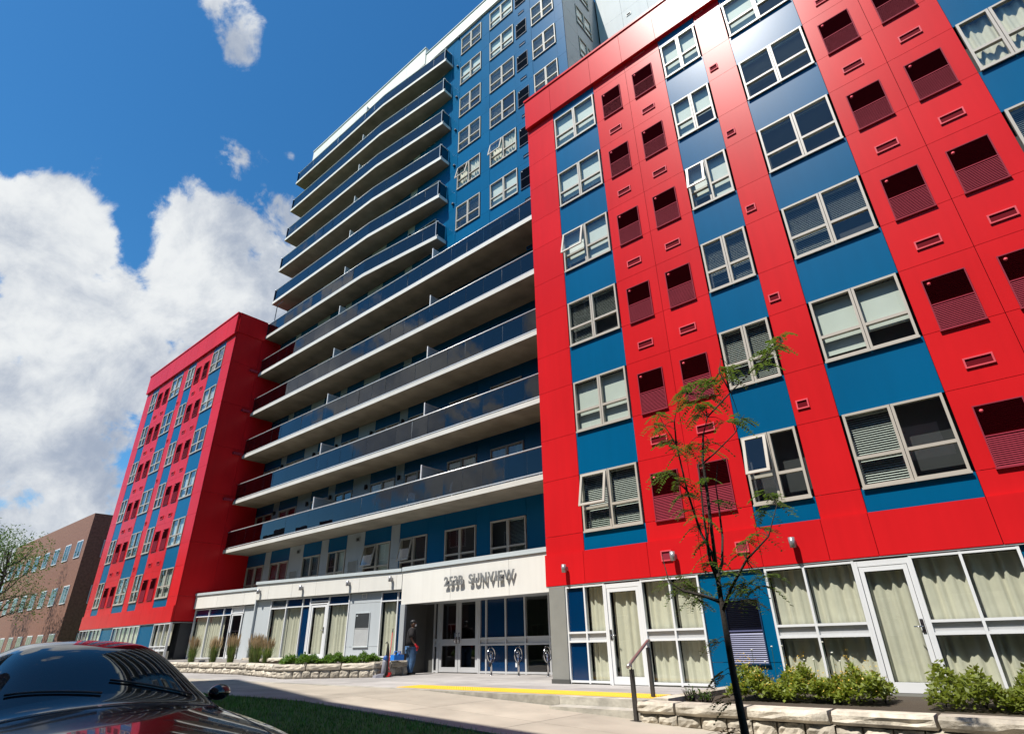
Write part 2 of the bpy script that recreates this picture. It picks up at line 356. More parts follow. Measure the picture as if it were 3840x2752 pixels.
def louvre(x0, x1, z0, z1, y, parent, up, low, F=I4, rim='maroon', cock=True, split=.5):
    w = x1-x0; h = z1-z0; key = ('louv', round(w, 3), round(h, 3), up, low, rim)
    if key not in CACHE:
        b = MB(); t = .022
        b.box(-w/2-t, -w/2, -.03, .0, -t, h+t, rim); b.box(w/2, w/2+t, -.03, .0, -t, h+t, rim)
        b.box(-w/2, w/2, -.029, .0, h, h+t, rim); b.box(-w/2-t-.01, w/2+t+.01, -.045, .0, -t-.012, 0, rim)
        b.box(-w/2, w/2, -.026, -.0, h*split-.012, h*split+.012, low)
        b.box(-w/2, w/2, -.003, .001, .0, h, up)
        n = int(h/.036)
        for i in range(n):
            z = (i+.5)*h/n; m = up if z > h*split else low
            if abs(z-h*split) < .02: continue
            if m == up: b.quad((-w/2, -.022, z+.004), (w/2, -.022, z+.004), (w/2, -.002, z-.016), (-w/2, -.002, z-.016), m)
            else: b.quad((-w/2, -.024, z-.018), (w/2, -.024, z-.018), (w/2, -.006, z+.012), (-w/2, -.006, z+.012), m)
        if cock: b.tube([(-w/2+.09, -.05, h-.1), (-w/2+.09, -.0, h-.1)], .032, 'vent_rim' if rim == 'maroon' else 'cap_metal', 8)
        CACHE[key] = b.mesh('louvre')
    return link('louvre', CACHE[key], parent, F @ Matrix.Translation(((x0+x1)/2, y, z0)))
def vent(x0, x1, z0, z1, y, parent, rim, core, F=I4):
    w = x1-x0; h = z1-z0; key = ('vent', round(w, 3), round(h, 3), rim)
    if key not in CACHE:
        b = MB(); t = .028
        b.box(-w/2, -w/2+t, -.03, 0, 0, h, rim); b.box(w/2-t, w/2, -.03, 0, 0, h, rim)
        b.box(-w/2+t, w/2-t, -.029, 0, 0, t, rim); b.box(-w/2+t, w/2-t, -.029, 0, h-t, h, rim)
        b.box(-w/2+t, w/2-t, -.006, 0.001, t, h-t, core); CACHE[key] = b.mesh('vent')
    return link('vent', CACHE[key], parent, F @ Matrix.Translation(((x0+x1)/2, y, z0)))

# ------------------------------------------------------------------ ground
FL = 2.7885
def zs(x):   # pavement level: flat to the west, falling eastwards along the red wing
    return 0.0 if x < -11.3 else (-0.042*(x+11.3) if x < 6 else -0.7266)
def strip(name, xs, y0, y1, dz, m, thick=None, parent=None):
    b = MB()
    for a, e in zip(xs[:-1], xs[1:]):
        b.quad((a, y0, zs(a)+dz), (e, y0, zs(e)+dz), (e, y1, zs(e)+dz), (a, y1, zs(a)+dz), m)
    return b.build(name, parent)
XS = [-900, -300, -120, -60, -30, -11.3, -8, -4, 0, 6, 60, 900]
struct(strip('ground', XS, -900, 900, -0.22, 'lawn'))
struct(strip('road', XS, -2.4, 3.75, -0.15, 'asphalt'))
struct(strip('lawn', [-130, -60, -30, -11.3, -8, -4, 0, 6, 40], 3.9, 6.95, -0.02, 'lawn'))
b = MB()
for a in range(-60, 20, 2):
    q = [(x, y, zs(x)+z) for z in (-.25, 0.0) for y in (3.72, 3.92) for x in (a+.008, a+1.992)]
    b.add(q, [(0, 2, 3, 1), (4, 5, 7, 6), (0, 1, 5, 4), (2, 6, 7, 3), (0, 4, 6, 2), (1, 3, 7, 5)], 'kerb_stone')
struct(b.build('kerb'))
side = struct(strip('pavement', [-80, -60, -30, -11.3, -8, -4, 0, 6, 16], 6.93, 13.2, -0.016, 'joint'))
def slab4(name, x0, x1, y0, y1, zf, m, parent, th=.1, g=.006):
    b = MB(); x0 += g; x1 -= g; y0 += g; y1 -= g
    q = [(x, y, zf(x)-(th if k == 0 else 0)) for k in (0, 1) for y in (y0, y1) for x in (x0, x1)]
    b.add(q, [(0, 2, 3, 1), (4, 5, 7, 6), (0, 1, 5, 4), (2, 6, 7, 3), (0, 4, 6, 2), (1, 3, 7, 5)], m)
    return b.build(name, parent)
x = -54.5
while x < 9:
    e = x+2.4
    for y0, y1 in ((6.95, 8.2), (8.2, 9.98)): slab4('paving_slab', x, e, y0, y1, zs, 'paving', side)
    x = e
ter = struct(piece('terrace', -36, -5.36, 10.0, 16.4, -.6, -.012, 'joint'))
tx = [-36, -31, -27, -23.5, -20.6, -17.9, -15.2, -12.4, -9.9, -7.36, -5.34]
for a, e in zip(tx[:-1], tx[1:]):
    slab4('kerb_block', a, e, 9.985, 10.24, lambda q: .002, 'kerb_stone', ter, th=.45, g=.004)
    for y0, y1 in ((10.24, 12.0), (12.0, 14.0), (14.0, 16.2)): slab4('terrace_slab', a, e, y0, y1, lambda q: .003, 'terrace', ter)
stp = struct(piece('step', -7.3, -5.36, 9.58, 9.985, -.5, -.125, 'kerb_stone'))
tac = struct(piece('tactile_paving', -12.55, -5.5, 10.3, 11.08, -.005, .012, 'tactile'))
b = MB()
for i in range(94):
    for j in range(10):
        cx = -12.5+.0375+i*.075; cy = 10.34+j*.075
        r = .02; b.add([(cx-r, cy-r, .011), (cx+r, cy-r, .011), (cx+r, cy+r, .011), (cx-r, cy+r, .011), (cx-r*.6, cy-r*.6, .018), (cx+r*.6, cy-r*.6, .018), (cx+r*.6, cy+r*.6, .018), (cx-r*.6, cy+r*.6, .018)],
              [(4, 5, 6, 7), (0, 1, 5, 4), (1, 2, 6, 5), (2, 3, 7, 6), (3, 0, 4, 7)], 'tactile')
d = b.build('dome', tac); d['kind'] = 'stuff'

# ------------------------------------------------------------------ the building
BLD = empty('apartment_building', (-22, 16, 0), 'tall apartment building clad in red, blue and white panels with long glass balconies', 'building')
SILL = lambda k: 3.54 + FL*k
HEAD = lambda k: 5.09 + FL*k
OPEN_S1 = (0, 3); OPEN_S2 = (0, 3)
def wing(xa, widths, kinds, F=I4, detail=True):
    """red wing: columns of panels and windows, from xa to the right, face at y=13"""
    x = xa; ci = 0
    zs_ = [3.07] + [v for k in range(6) for v in (SILL(k), HEAD(k))] + [19.56]
    for w, kd in zip(widths, kinds):
        x0, x1 = x, x+w; x = x1
        if kd in ('pier', 'pierv'):
            for a, e in zip(zs_[:-1], zs_[1:]): panel(x0, x1, a, e, 13.0, 'red_panel', BLD, F)
            if kd == 'pierv':
                for k in range(1, 7): vent(x0+.1, x0+.355, SILL(k)-.9, SILL(k)-.69, 12.998, BLD, 'vent_rim', 'maroon_dark', F)
        elif kd == 'vents':
            xm = (x0+x1)/2
            for a, e in zip(zs_[:-1], zs_[1:]):
                panel(x0, xm, a, e, 13.0, 'red_panel', BLD, F); panel(xm, x1, a, e, 13.0, 'red_panel', BLD, F)
            for k in range(6):
                for c0 in (x0+.32, xm+.25):
                    louvre(c0, c0+.70, SILL(k), SILL(k)+1.14, 12.998, BLD, 'maroon_dark', 'maroon', F)
                    if k: vent(c0+.12, c0+.58, SILL(k)-.9, SILL(k)-.69, 12.998, BLD, 'vent_rim', 'maroon_dark', F)
            for c0 in (x0+.44, xm+.37): vent(c0, c0+.46, SILL(6)-.9, SILL(6)-.69, 12.998, BLD, 'vent_rim', 'maroon_dark', F)
        else:
            zb = [3.07]
            for k in range(6):
                panel(x0, x1, (3.07 if k == 0 else HEAD(k-1)), SILL(k), 13.012, 'blue_panel', BLD, F)
                bl, dr = rand_blinds()
                op = False
                if F is I4:
                    if ci == 0:
                        op = k in OPEN_S1; bl = ('slat', 'slat') if k < 3 and k != 1 else ('roller', 'roller'); dr = ((1, 1), (1, 1), (1, .62), (.8, 1), (.8, .8), (1, 1))[k]
                    if ci == 1:
                        op = k in OPEN_S2; bl = ((None, None), ('slat', 'slat'), ('slat', 'slat'), ('roller', 'roller'), ('roller', 'roller'), ('roller', 'roller'))[k]; dr = ((1, 1), (1, 1), (.85, 1), (.75, 1), (.9, .6), (1, 1))[k]
                    if ci == 2 and k == 3: bl = ('slat', 'slat'); dr = (.9, .9)
                window(x0+.05, x1-.05, SILL(k), HEAD(k), 13.0, BLD, F, blinds=bl, drop=dr, open_=op)
            panel(x0, x1, HEAD(5), 19.56, 13.012, 'blue_panel', BLD, F); ci += 1
        # head fascia and base fascia
        for q0, q1 in (((x0, x1),) if kd != 'vents' else ((x0, (x0+x1)/2), ((x0+x1)/2, x1))):
            panel(q0, q1, 19.42, 20.94, 12.86, 'red_panel', BLD, F, t=.16)
            panel(q0, q1, 2.26, 3.07, 12.93, 'red_panel', BLD, F, t=.10)
    piece('coping', xa-.03, x+.03, 12.82, 13.6, 20.94, 21.03, 'red_panel', BLD, F)
    piece('wall_core', xa+.1, x-.1, 13.3, 21.5, 2.3, 20.9, 'unlit_dark', BLD, F)  # solid core, painted dark so the windows read as unlit rooms
    piece('cladding_rail', xa+.02, x-.02, 13.045, 13.06, 19.5, 20.9, 'unlit_dark', BLD, F)
    piece('soffit', xa, x, 12.94, 16.3, 2.235, 2.258, 'grey_panel', BLD, F)
    return x
W_ = [1.26, 1.85, 2.63, 1.29, .85, 1.85, 2.63, 1.29, 1.26]; K_ = ['pier', 'win', 'vents', 'win', 'pierv', 'win', 'vents', 'win', 'pier']
XR = wing(-9.79, W_, K_)
XL = -34.3-sum(W_)
ML = Matrix.Translation((0, 0, 0))
wing(XL, W_[::-1], K_[::-1], Matrix.Translation((0, 0.0, 0)))
# side faces of the wings
for k in range(-1, 6):
    z0 = 2.3 if k < 0 else SILL(k); z1 = SILL(k+1)
    for y0, y1 in ((13.04, 14.75), (14.75, 16.44)):
        piece('panel', -34.33, -34.30, y0+G, y1-G, z0+G, z1-G, 'red_panel', BLD)
        piece('panel', -9.79, -9.76, y0+G, y1-G, z0+G, z1-G, 'red_panel', BLD)
for y0, y1 in ((13.04, 14.75), (14.75, 16.44)):
    piece('panel', -34.33, -34.30, y0+G, y1-G, SILL(6)+G, 20.3, 'red_panel', BLD); piece('panel', -9.79, -9.76, y0+G, y1-G, SILL(6)+G, 20.3, 'red_panel', BLD)
piece('coping', -34.5, -34.24, 13.02, 22, 19.6, 21.03, 'red_panel', BLD); piece('coping', -9.85, -9.6, 13.62, 22, 20.3, 21.03, 'red_panel', BLD)
for k in range(2, 6): piece('vent_box', -34.3, -34.12, 14.3, 14.8, SILL(k)-.33, SILL(k)-.20, 'maroon', BLD)
for xx in (XR, XL): piece('side_wall', xx-.03, xx+.02, 13.05, 22, 2.3, 20.9, 'red_panel', BLD)
piece('roof_rail', -33.7, -33.66, 15.0, 15.04, 21.0, 22.3, 'dark_steel', BLD); piece('roof_rail', -33.7, -32.9, 15.0, 15.04, 22.26, 22.3, 'dark_steel', BLD)

# central block: behind the balconies
YB = 16.45; YT = 16.05
piece('wall_core', -34.2, -9.8, YB+.32, 27, 3.2, 17.1, 'unlit_dark', BLD)
piece('wall_core', -34.2, -9.6, YT+.3, 27, 17.1, 36.3, 'unlit_dark', BLD)
SEG = [(-34.29, -32.29, 'b'), (-32.29, -31.66, 'g'), (-31.66, -29.69, 'b'), (-29.69, -28.31, 'g'), (-28.31, -26.66, 'b'), (-26.66, -26.02, 'g'), (-26.02, -24.45, 'b'), (-24.45, -23.03, 'g'), (-23.03, -21.07, 'b'), (-21.07, -20.46, 'g')]
SEGB = [(-20.46, -20.40, 'p'), (-20.40, -18.62, 'w'), (-18.62, -17.58, 'p'), (-17.58, -15.76, 'w'), (-15.76, -15.04, 'p'), (-15.04, -13.22, 'w'), (-13.22, -11.6, 'p'), (-11.6, -9.78, 'p')]
SLABB = lambda k: 5.83 + FL*k
for fl in range(0, 12):                  # fl 0 = second storey, fl n stands on slab n-1
    z0 = 3.25 if fl == 0 else SLABB(fl-1)+.18
    z1 = SLABB(fl) if fl < 11 else 36.3
    Y = YB if fl < 5 else YT
    if fl == 5: Y = YT
    segs = [(a, e, c) for a, e, c in SEG]
    if fl <= 5: segs += SEGB
    else: segs += [(-20.46, -20.40, 'p'), (-20.40, -18.62, 'w'), (-18.62, -17.77, 'p')]
    if fl == 5: segs = SEG + [(-20.46, -20.40, 'p'), (-20.40, -18.62, 'w'), (-18.62, -17.77, 'p')]
    for a, e, c in segs:
        if c == 'g':
            zm = z0+1.15; panel(a, e, z0, zm, Y, 'grey_panel', BLD); panel(a, e, zm, z1, Y, 'grey_panel', BLD)
            if e-a > 1 and fl == 0:
                vent(a+.75, a+1.05, z1-.42, z1-.22, Y-.002, BLD, 'grey_louvre', 'unlit_dark')
                louvre(a+.3, a+1.0, 3.6, 4.55, Y-.002, BLD, 'grey_louvre', 'grey_louvre', rim='cap_metal', cock=False)
            elif fl: 
                bq = MB(); bq.box(-.05, .05, -.12, 0, -.16, .02, 'black'); bq.tube([(0, -.09, -.22), (0, -.09, -.08)], .05, 'black', 8)
                bq.build('balcony_light', BLD, Matrix.Translation((a+.3 if e-a < 1 else e-.25, Y, z1-.55)))
        elif c == 'p': panel(a, e, z0, z1, Y, 'blue_panel', BLD)
        else:
            head = z0+2.05 if fl else 5.16; base = z0+.05 if fl else 3.54
            panel(a, e, head, z1, Y, 'blue_panel', BLD)
            r = random.random(); bl = (None, None) if r < .5 else (('curtain', 'curtain') if r < .75 else ('slat', None))
            if fl == 1 and c == 'w' and abs(a+17.58) < .01: bl = ('green', 'green')
            if fl == 0: bl = (None, None) if a > -21 else ('slat', 'slat') if a < -28 else (None, 'roller'); 
            if fl == 0 and abs(a+15.04) < .01: bl = (None, 'slat')
            window(a+.04, e-.04, base, head, Y, BLD, tr=(.62 if fl == 0 else 0), fm='frame', blinds=bl, open_=(fl == 0 and (abs(a+23.03) < .01 or abs(a+20.4) < .01)), door=fl > 0)
            if fl == 0: panel(a, e, z0, base, Y, 'blue_panel', BLD)
# tower east of the short balconies
TC = [(-17.77, -17.1, 'p'), (-17.1, -15.29, 'w'), (-15.29, -14.66, 'p'), (-14.66, -12.78, 'w'), (-12.78, -11.56, 'l'), (-11.56, -9.98, 'w'), (-9.98, -9.45, 'p')]
for a, e, c in TC:
    zl = [17.2] + [v for n in range(5, 12) for v in (SILL(n), HEAD(n)+.02)] + [36.3]
    for i, (z0, z1) in enumerate(zip(zl[:-1], zl[1:])):
        if c == 'w' and i % 2 == 1:
            n = 5+i//2; bl, dr = rand_blinds()
            window(a+.045, e-.045, z0, z1, YT-.005, BLD, blinds=bl, drop=dr, open_=(n == 7 and a < -14))
        elif z1-z0 > .05: panel(a, e, z0, z1, YT+(.01 if c == 'w' else 0), 'blue_panel', BLD)
    if c == 'l':
        for n in range(5, 12):
            louvre(a+.18, a+.89, SILL(n), SILL(n)+1.15, YT-.002, BLD, 'navy_dark', 'navy_dark', rim='blue_dark')
            vent(a+.36, a+.8, SILL(n)-.9, SILL(n)-.7, YT-.002, BLD, 'blue_panel', 'navy_dark')
for n in range(6, 12):
    bq = MB(); bq.tube([(0, -.1, 0), (0, 0, 0)], .075, 'blue_dark', 12); bq.tube([(0, -.115, -.02), (0, -.1, -.02)], .055, 'black', 10)
    bq.build('vent_cowl', BLD, Matrix.Translation((-17.3, YT, SILL(n)+1.93)))
# white parapets
xx = [-20.45, -18.9, -17.4, -15.3, -13.7, -12.1, -10.6, -9.38]
for a, e in zip(xx[:-1], xx[1:]): panel(a, e, 36.26, 37.34, 15.93, 'white_panel', BLD, t=.15)
piece('coping', -20.45, -9.36, 15.88, 16.5, 37.34, 37.42, 'cap_metal', BLD)
xx = [-34.27+i*1.98 for i in range(8)]
for a, e in zip(xx[:-1], xx[1:]): panel(a, e, 36.3, 37.92, 15.85, 'white_panel', BLD, t=.2)
piece('coping', -34.3, -20.38, 15.8, 17.2, 37.92, 38.02, 'cap_metal', BLD); piece('wall_core', -34.2, -20.42, 16.08, 24, 36.0, 37.9, 'slate_panel', BLD)
piece('side_wall', -34.30, -34.22, 16.05, 27, 20.9, 37.4, 'slate_panel', BLD)
# tower east side in slate panels, windows along it
FE = Matrix(((0, -1, 0, -9.45), (1, 0, 0, 0), (0, 0, 1, 0), (0, 0, 0, 1)))
for y0, y1, c in ((16.09, 17.4, 'p'), (17.4, 19.05, 'w'), (19.05, 19.88, 'p')):
    zl = [20.3] + [v for n in range(7, 12) for v in (SILL(n), HEAD(n))] + [37.3]
    for i, (z0, z1) in enumerate(zip(zl[:-1], zl[1:])):
        if c == 'w' and i % 2 == 1: window(y0+.05, y1-.05, z0, z1, 0.0, BLD, FE, blinds=('roller', 'roller'), drop=(1, .7))
        else: panel(y0, y1, z0, z1, 0.0, 'slate_panel', BLD, FE)
piece('wall_core', -9.75, -9.72, 16.4, 26, 17.2, 37.3, 'unlit_dark', BLD)
# pale grey wing further back
for i in range(11):
    for j in range(10):
        panel(-9.4+i*1.55, -9.4+(i+1)*1.55, 19.5+j*2.79, 19.5+(j+1)*2.79, 19.9, 'pale_panel', BLD)
piece('wall_core', -9.35, 7.6, 19.96, 32, 2.3, 47.3, 'pale_panel', BLD)
for zz in (27.2, 30, 32.8): vent(-7.6, -7.3, zz, zz+.2, 19.898, BLD, 'pale_louvre', 'unlit_dark')

# ------------------------------------------------------------------ balconies
def balcony(k):
    zb = SLABB(k); zt = zb+.18
    if k <= 4: fr = [(-34.28, 14.92), (-9.82, 14.92)]; back = YB
    else: fr = [(-34.3, 14.9), (-23.4, 14.9), (-17.77, 15.4)]; back = YT
    poly = fr + [(fr[-1][0], back-.004), (fr[0][0], back-.004)]
    n = len(poly); b = MB()
    vs = [(x, y, zb) for x, y in poly] + [(x, y, zt) for x, y in poly]
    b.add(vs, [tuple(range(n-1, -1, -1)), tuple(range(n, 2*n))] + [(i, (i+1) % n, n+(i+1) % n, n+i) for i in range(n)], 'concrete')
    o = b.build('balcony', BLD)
    path = list(fr)
    if k > 4: path = [(fr[0][0], back-.03)] + path + [(fr[-1][0], back-.03)]
    e = MB(); rl = MB()
    for i, (p, q) in enumerate(zip(path[:-1], path[1:])):
        P = Vector((*p, 0)); Q = Vector((*q, 0)); t = (Q-P).normalized(); nn_ = Vector((t.y, -t.x, 0)); L = (Q-P).length
        M = Matrix((( t.x, -nn_.x, 0, P.x), (t.y, -nn_.y, 0, P.y), (0, 0, 1, 0), (0, 0, 0, 1)))
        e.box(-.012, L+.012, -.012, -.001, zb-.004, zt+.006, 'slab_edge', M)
        rl.tube([M @ Vector((0, .07, zt+1.0)), M @ Vector((L, .07, zt+1.0))], .03, 'alu', 8)
        rl.box(0, L, .045, .095, zt+.07, zt+.11, 'alu', M)
        m = max(1, round(L/1.06)); w = L/m
        for j in range(m):
            rl.box(j*w-.012, j*w+.012, .085, .115, zt, zt+1.0, 'alu', M)
            rl.box(j*w+w*.5-.02, j*w+w*.5+.02, .06, .09, zt, zt+.075, 'alu', M)
            key = ('bg', round(w, 3))
            if key not in CACHE:
                g = MB(); g.box(-w/2+.008, w/2-.008, -.005, .005, 0, .86, 'rail_glass'); CACHE[key] = g.mesh('glass_panel')
            T = M @ Matrix.Translation((j*w+w/2, .072, zt+.112)) @ Matrix.Rotation(R_(random.gauss(0, .5)), 4, 'Z') @ Matrix.Rotation(R_(random.gauss(0, .35)), 4, 'X')
            link('glass_panel', CACHE[key], o, T)
    e.build('slab_edge', o); rl.build('railing', o)
    for xd in (-25.55, -17.57) if k <= 4 else (-25.55,):
        d = MB(); d.box(-.025, .025, 0, .05, 0, 1.64, 'white_frame'); d.box(-.02, .02, .05, back-15.0-.06, 1.58, 1.63, 'alu')
        d.box(-.008, .008, .05, back-15.0-.06, .08, 1.57, 'screen'); d.box(-.02, .02, back-15.06, back-15.01, 0, 1.64, 'alu')
        d.build('divider_screen', o, Matrix.Translation((xd, 15.0, zt)))
    return o
for k in range(11): balcony(k)

# ------------------------------------------------------------------ entrance canopy, lobby, ground-floor fronts
for a, e in ((-18.5, -15.79), (-15.79, -13.0), (-13.0, -9.83)): panel(a, e, 2.34, 3.55, 15.15, 'white_panel', BLD, t=.1)
piece('coping', -18.5, -9.83, 15.10, 15.6, 3.55, 3.70, 'cap_metal', BLD)
piece('canopy_roof', -18.5, -9.83, 15.26, 16.44, 3.05, 3.4, 'column_grey', BLD); piece('canopy_soffit', -18.5, -9.83, 15.25, 16.5, 2.36, 2.42, 'grey_panel', BLD)
YE = 16.25
def storefront(cells, y, F=I4, fm='white_frame', zb=.05, zt=2.3, t=.045):
    """cells: (x0, x1, [(z0, z1, fill)...]); each cell is a window part with its fill"""
    starts = [c_[0] for c_ in cells]
    for x0, x1, rows in cells:
        b = MB(); z_lo = rows[0][0]; z_hi = rows[-1][1]
        b.box(x0-t/2+.001, x0+t/2, y-.05, y+.06, z_lo-t, z_hi+t, fm); 
        if x1 not in starts: b.box(x1-t/2, x1+t/2-.001, y-.05, y+.06, z_lo-t, z_hi+t, fm)
        for i, (z0, z1, f) in enumerate(rows):
            b.box(x0+t/2, x1-t/2, y-.048, y+.058, z0-t/2, z0+t/2, fm)
        b.box(x0+t/2, x1-t/2, y-.048, y+.058, z_hi-t/2, z_hi+t/2, fm)
        o = b.build('window', BLD, F)
        for z0, z1, f in rows:
            a, e, c, d = x0+t/2, x1-t/2, z0+t/2, z1-t/2; w = e-a; h = d-c; T = F @ Matrix.Translation(((a+e)/2, y, c))
            if f in ('navy_panel', 'alu', 'white_frame'): piece('panel', a, e, y+.005, y+.02, c, d, f, o, F)
            elif f == 'louvre':
                q = MB(); n = max(3, int(h/.05))
                for i in range(n): q.quad((-w/2, -.02, (i+.1)*h/n), (w/2, -.02, (i+.1)*h/n), (w/2, .03, (i+.8)*h/n), (-w/2, .03, (i+.8)*h/n), 'alu')
                q.build('louvre', o, T)
            else:
                link('pane', pane_mesh(round(w, 3), round(h, 3), 'dark_glass' if f == 'dark' else 'pane'), o, T @ Matrix.Rotation(R_(random.uniform(-.4, .4)), 4, 'Z'))
                if f == 'curtain': link('curtain', blind_mesh(round(w, 3), round(h, 3), 'curtain'), o, T @ Matrix.Translation((0, .16, 0)))
def door(x0, x1, z0, z1, y, F=I4, fm='white_frame', fill='curtain', hinge=1, mid=None, leaf=.085):
    b = MB(); w = x1-x0
    b.box(x0+.01, x0+leaf, y-.035, y+.02, z0, z1, fm); b.box(x1-leaf, x1-.01, y-.035, y+.02, z0, z1, fm)
    b.box(x0+leaf, x1-leaf, y-.034, y+.019, z0, z0+.16, fm); b.box(x0+leaf, x1-leaf, y-.034, y+.019, z1-.09, z1, fm)
    if mid: b.box(x0+leaf, x1-leaf, y-.034, y+.019, mid-.11, mid+.11, fm)
    o = b.build('door', BLD, F)
    T = F @ Matrix.Translation(((x0+x1)/2, y, z0+.16)); ww = round(w-2*leaf, 3)
    link('pane', pane_mesh(ww, round(z1-z0-.25, 3), 'pane' if fill == 'curtain' else 'dark_glass'), o, T)
    if fill == 'curtain': link('curtain', blind_mesh(ww, round(z1-z0-.25, 3), 'curtain'), o, T @ Matrix.Translation((0, .12, 0)))
    h = MB(); hx = x0+leaf*.55 if hinge > 0 else x1-leaf*.55
    h.box(hx-.025, hx+.025, y-.05, y-.036, z0+.93, z0+1.15, 'steel'); h.tube([(hx, y-.08, z0+1.03), (hx+hinge*.13, y-.08, z0+1.03)], .011, 'steel', 6); h.tube([(hx, y-.04, z0+1.03), (hx, y-.085, z0+1.03)], .011, 'steel', 6)
    h.build('handle', o, F); return o
# lobby front
lob = [(-17.72, -17.52, [(.05, .90, 'dark'), (.90, 1.1, 'alu'), (1.1, 2.62, 'dark')]),
       (-15.33, -15.02, [(.05, .90, 'navy_panel'), (.90, 1.1, 'alu'), (1.1, 2.62, 'navy_panel')]), (-15.02, -14.10, [(.05, .90, 'navy_panel'), (.90, 1.1, 'alu'), (1.1, 2.62, 'navy_panel')]),
       (-14.10, -13.23, [(.05, .90, 'navy_panel'), (.90, 1.1, 'alu'), (1.1, 2.62, 'navy_panel')]), (-13.23, -12.2, [(.05, .90, 'glass'), (.90, 1.1, 'alu'), (1.1, 2.62, 'glass')]),
       (-12.2, -11.0, [(.05, .90, 'glass'), (.90, 1.1, 'alu'), (1.1, 2.62, 'glass')]), (-11.0, -9.85, [(.05, .90, 'glass'), (.90, 1.1, 'alu'), (1.1, 2.62, 'glass')])]
storefront(lob, YE, fm='alu', t=.06)
piece('door_frame', -17.5, -17.42, YE-.06, YE+.06, 0.01, 2.7, 'alu', BLD); piece('door_frame', -15.42, -15.36, YE-.06, YE+.06, 0.01, 2.7, 'alu', BLD); piece('door_frame', -17.42, -15.42, YE-.05, YE+.05, 2.44, 2.6, 'alu', BLD)
door(-17.42, -16.42, .03, 2.43, YE, fm='alu', fill='dark', hinge=-1, mid=1.0, leaf=.13); door(-16.42, -15.42, .03, 2.43, YE, fm='alu', fill='dark', hinge=1, mid=1.0, leaf=.13)
h = MB(); 
for xx_ in (-16.5, -16.33): h.tube([(xx_, YE-.04, 1.0), (xx_, YE-.12, 1.0), (xx_, YE-.12, 1.3), (xx_, YE-.04, 1.3)], .015, 'steel', 6)
h.build('pull_handle', BLD)
piece('recess_wall', -18.33, -18.2, 15.2, YE+.05, 0, 2.6, 'dark_grey', BLD); piece('recess_wall', -18.2, -17.76, YE-.03, YE+.08, 0, 2.6, 'dark_grey', BLD); piece('wall_end', -18.46, -18.2, 15.1, 15.2, 0, 2.34, 'grey_panel', BLD)
# lobby room
piece('lobby_floor', -18.2, -9.85, YE+.08, 20, -.02, .02, 'lobby', BLD); piece('lobby_wall', -18.3, -9.85, 20, 20.1, 0, 3.1, 'lobby', BLD); piece('lobby_wall', -18.35, -18.25, YE+.1, 20, 0, 3.1, 'lobby', BLD); piece('lobby_ceiling', -18.3, -9.85, YE+.1, 20, 3.0, 3.1, 'lobby', BLD)
piece('lobby_wall', -9.95, -9.85, YE+.1, 20, 0, 3.1, 'lobby', BLD); piece('notice_board', -13.4, -11.6, 18.4, 18.45, 1.1, 2.0, 'board', BLD); piece('lobby_wall', -13.8, -11.0, 18.45, 18.55, 0, 3.0, 'lobby', BLD)
# red wing ground floor
col = MB(); col.box(-9.69, -9.18, 12.92, 13.3, .1, 2.24, 'column_grey'); col.box(-9.71, -9.16, 12.90, 13.3, 0, .1, 'dark_grey'); col.build('column', BLD)
CW = [(.06, .93, 'curtain'), (.93, 1.13, 'alu'), (1.13, 2.2, 'curtain')]
NV = [(.06, .93, 'navy_panel'), (.93, 1.13, 'alu'), (1.13, 2.2, 'navy_panel')]
storefront([(-9.16, -8.6, NV), (-8.6, -8.02, CW), (-6.97, -6.24, CW), (-6.24, -5.55, CW)], 13.0)
piece('door_frame', -8.0, -7.95, 12.95, 13.06, 0, 2.2, 'white_frame', BLD); piece('door_frame', -7.05, -6.99, 12.95, 13.06, 0, 2.2, 'white_frame', BLD); piece('door_frame', -7.95, -7.05, 12.96, 13.05, 2.1, 2.2, 'white_frame', BLD)
door(-7.95, -7.05, .02, 2.1, 13.0, hinge=1)
panel(-5.52, -4.08, 0.48, 2.24, 13.0, 'blue_panel', BLD); panel(-5.52, -4.08, -.6, 0.48, 13.0, 'blue_panel', BLD); louvre(-5.03, -4.34, .47, 1.65, 12.998, BLD, 'navy_dark', 'navy_louvre', rim='blue_dark', cock=False)
storefront([(-4.05, -3.3, CW), (-3.3, -2.4, CW), (-1.45, -.7, CW), (-.7, .1, CW)], 13.0)
piece('door_frame', -2.38, -2.33, 12.95, 13.06, 0, 2.2, 'white_frame', BLD); piece('door_frame', -1.52, -1.47, 12.95, 13.06, 0, 2.2, 'white_frame', BLD); piece('door_frame', -2.33, -1.52, 12.96, 13.05, 2.1, 2.2, 'white_frame', BLD)
door(-2.33, -1.52, .02, 2.1, 13.0, hinge=-1)
panel(.12, 1.6, -.6, 2.24, 13.0, 'blue_panel', BLD); storefront([(1.65, 2.5, NV), (2.5, 3.3, CW), (3.3, 4.1, CW)], 13.0); panel(4.12, 5.1, -.6, 2.24, 13.0, 'blue_panel', BLD)
piece('plinth', -9.16, 5.1, 12.97, 13.2, -.7, .02, 'column_grey', BLD)
piece('wall_core', -9.7, 5.0, 13.5, 20, 0, 2.23, 'unlit_dark', BLD)
piece('wall_core', -9.75, -9.45, 13.3, 16.2, 0, 2.2, 'grey_panel', BLD)
for xv in (-6.33, -4.55): vent(xv, xv+.28, 2.58, 2.82, 12.928, BLD, 'vent_rim', 'maroon')
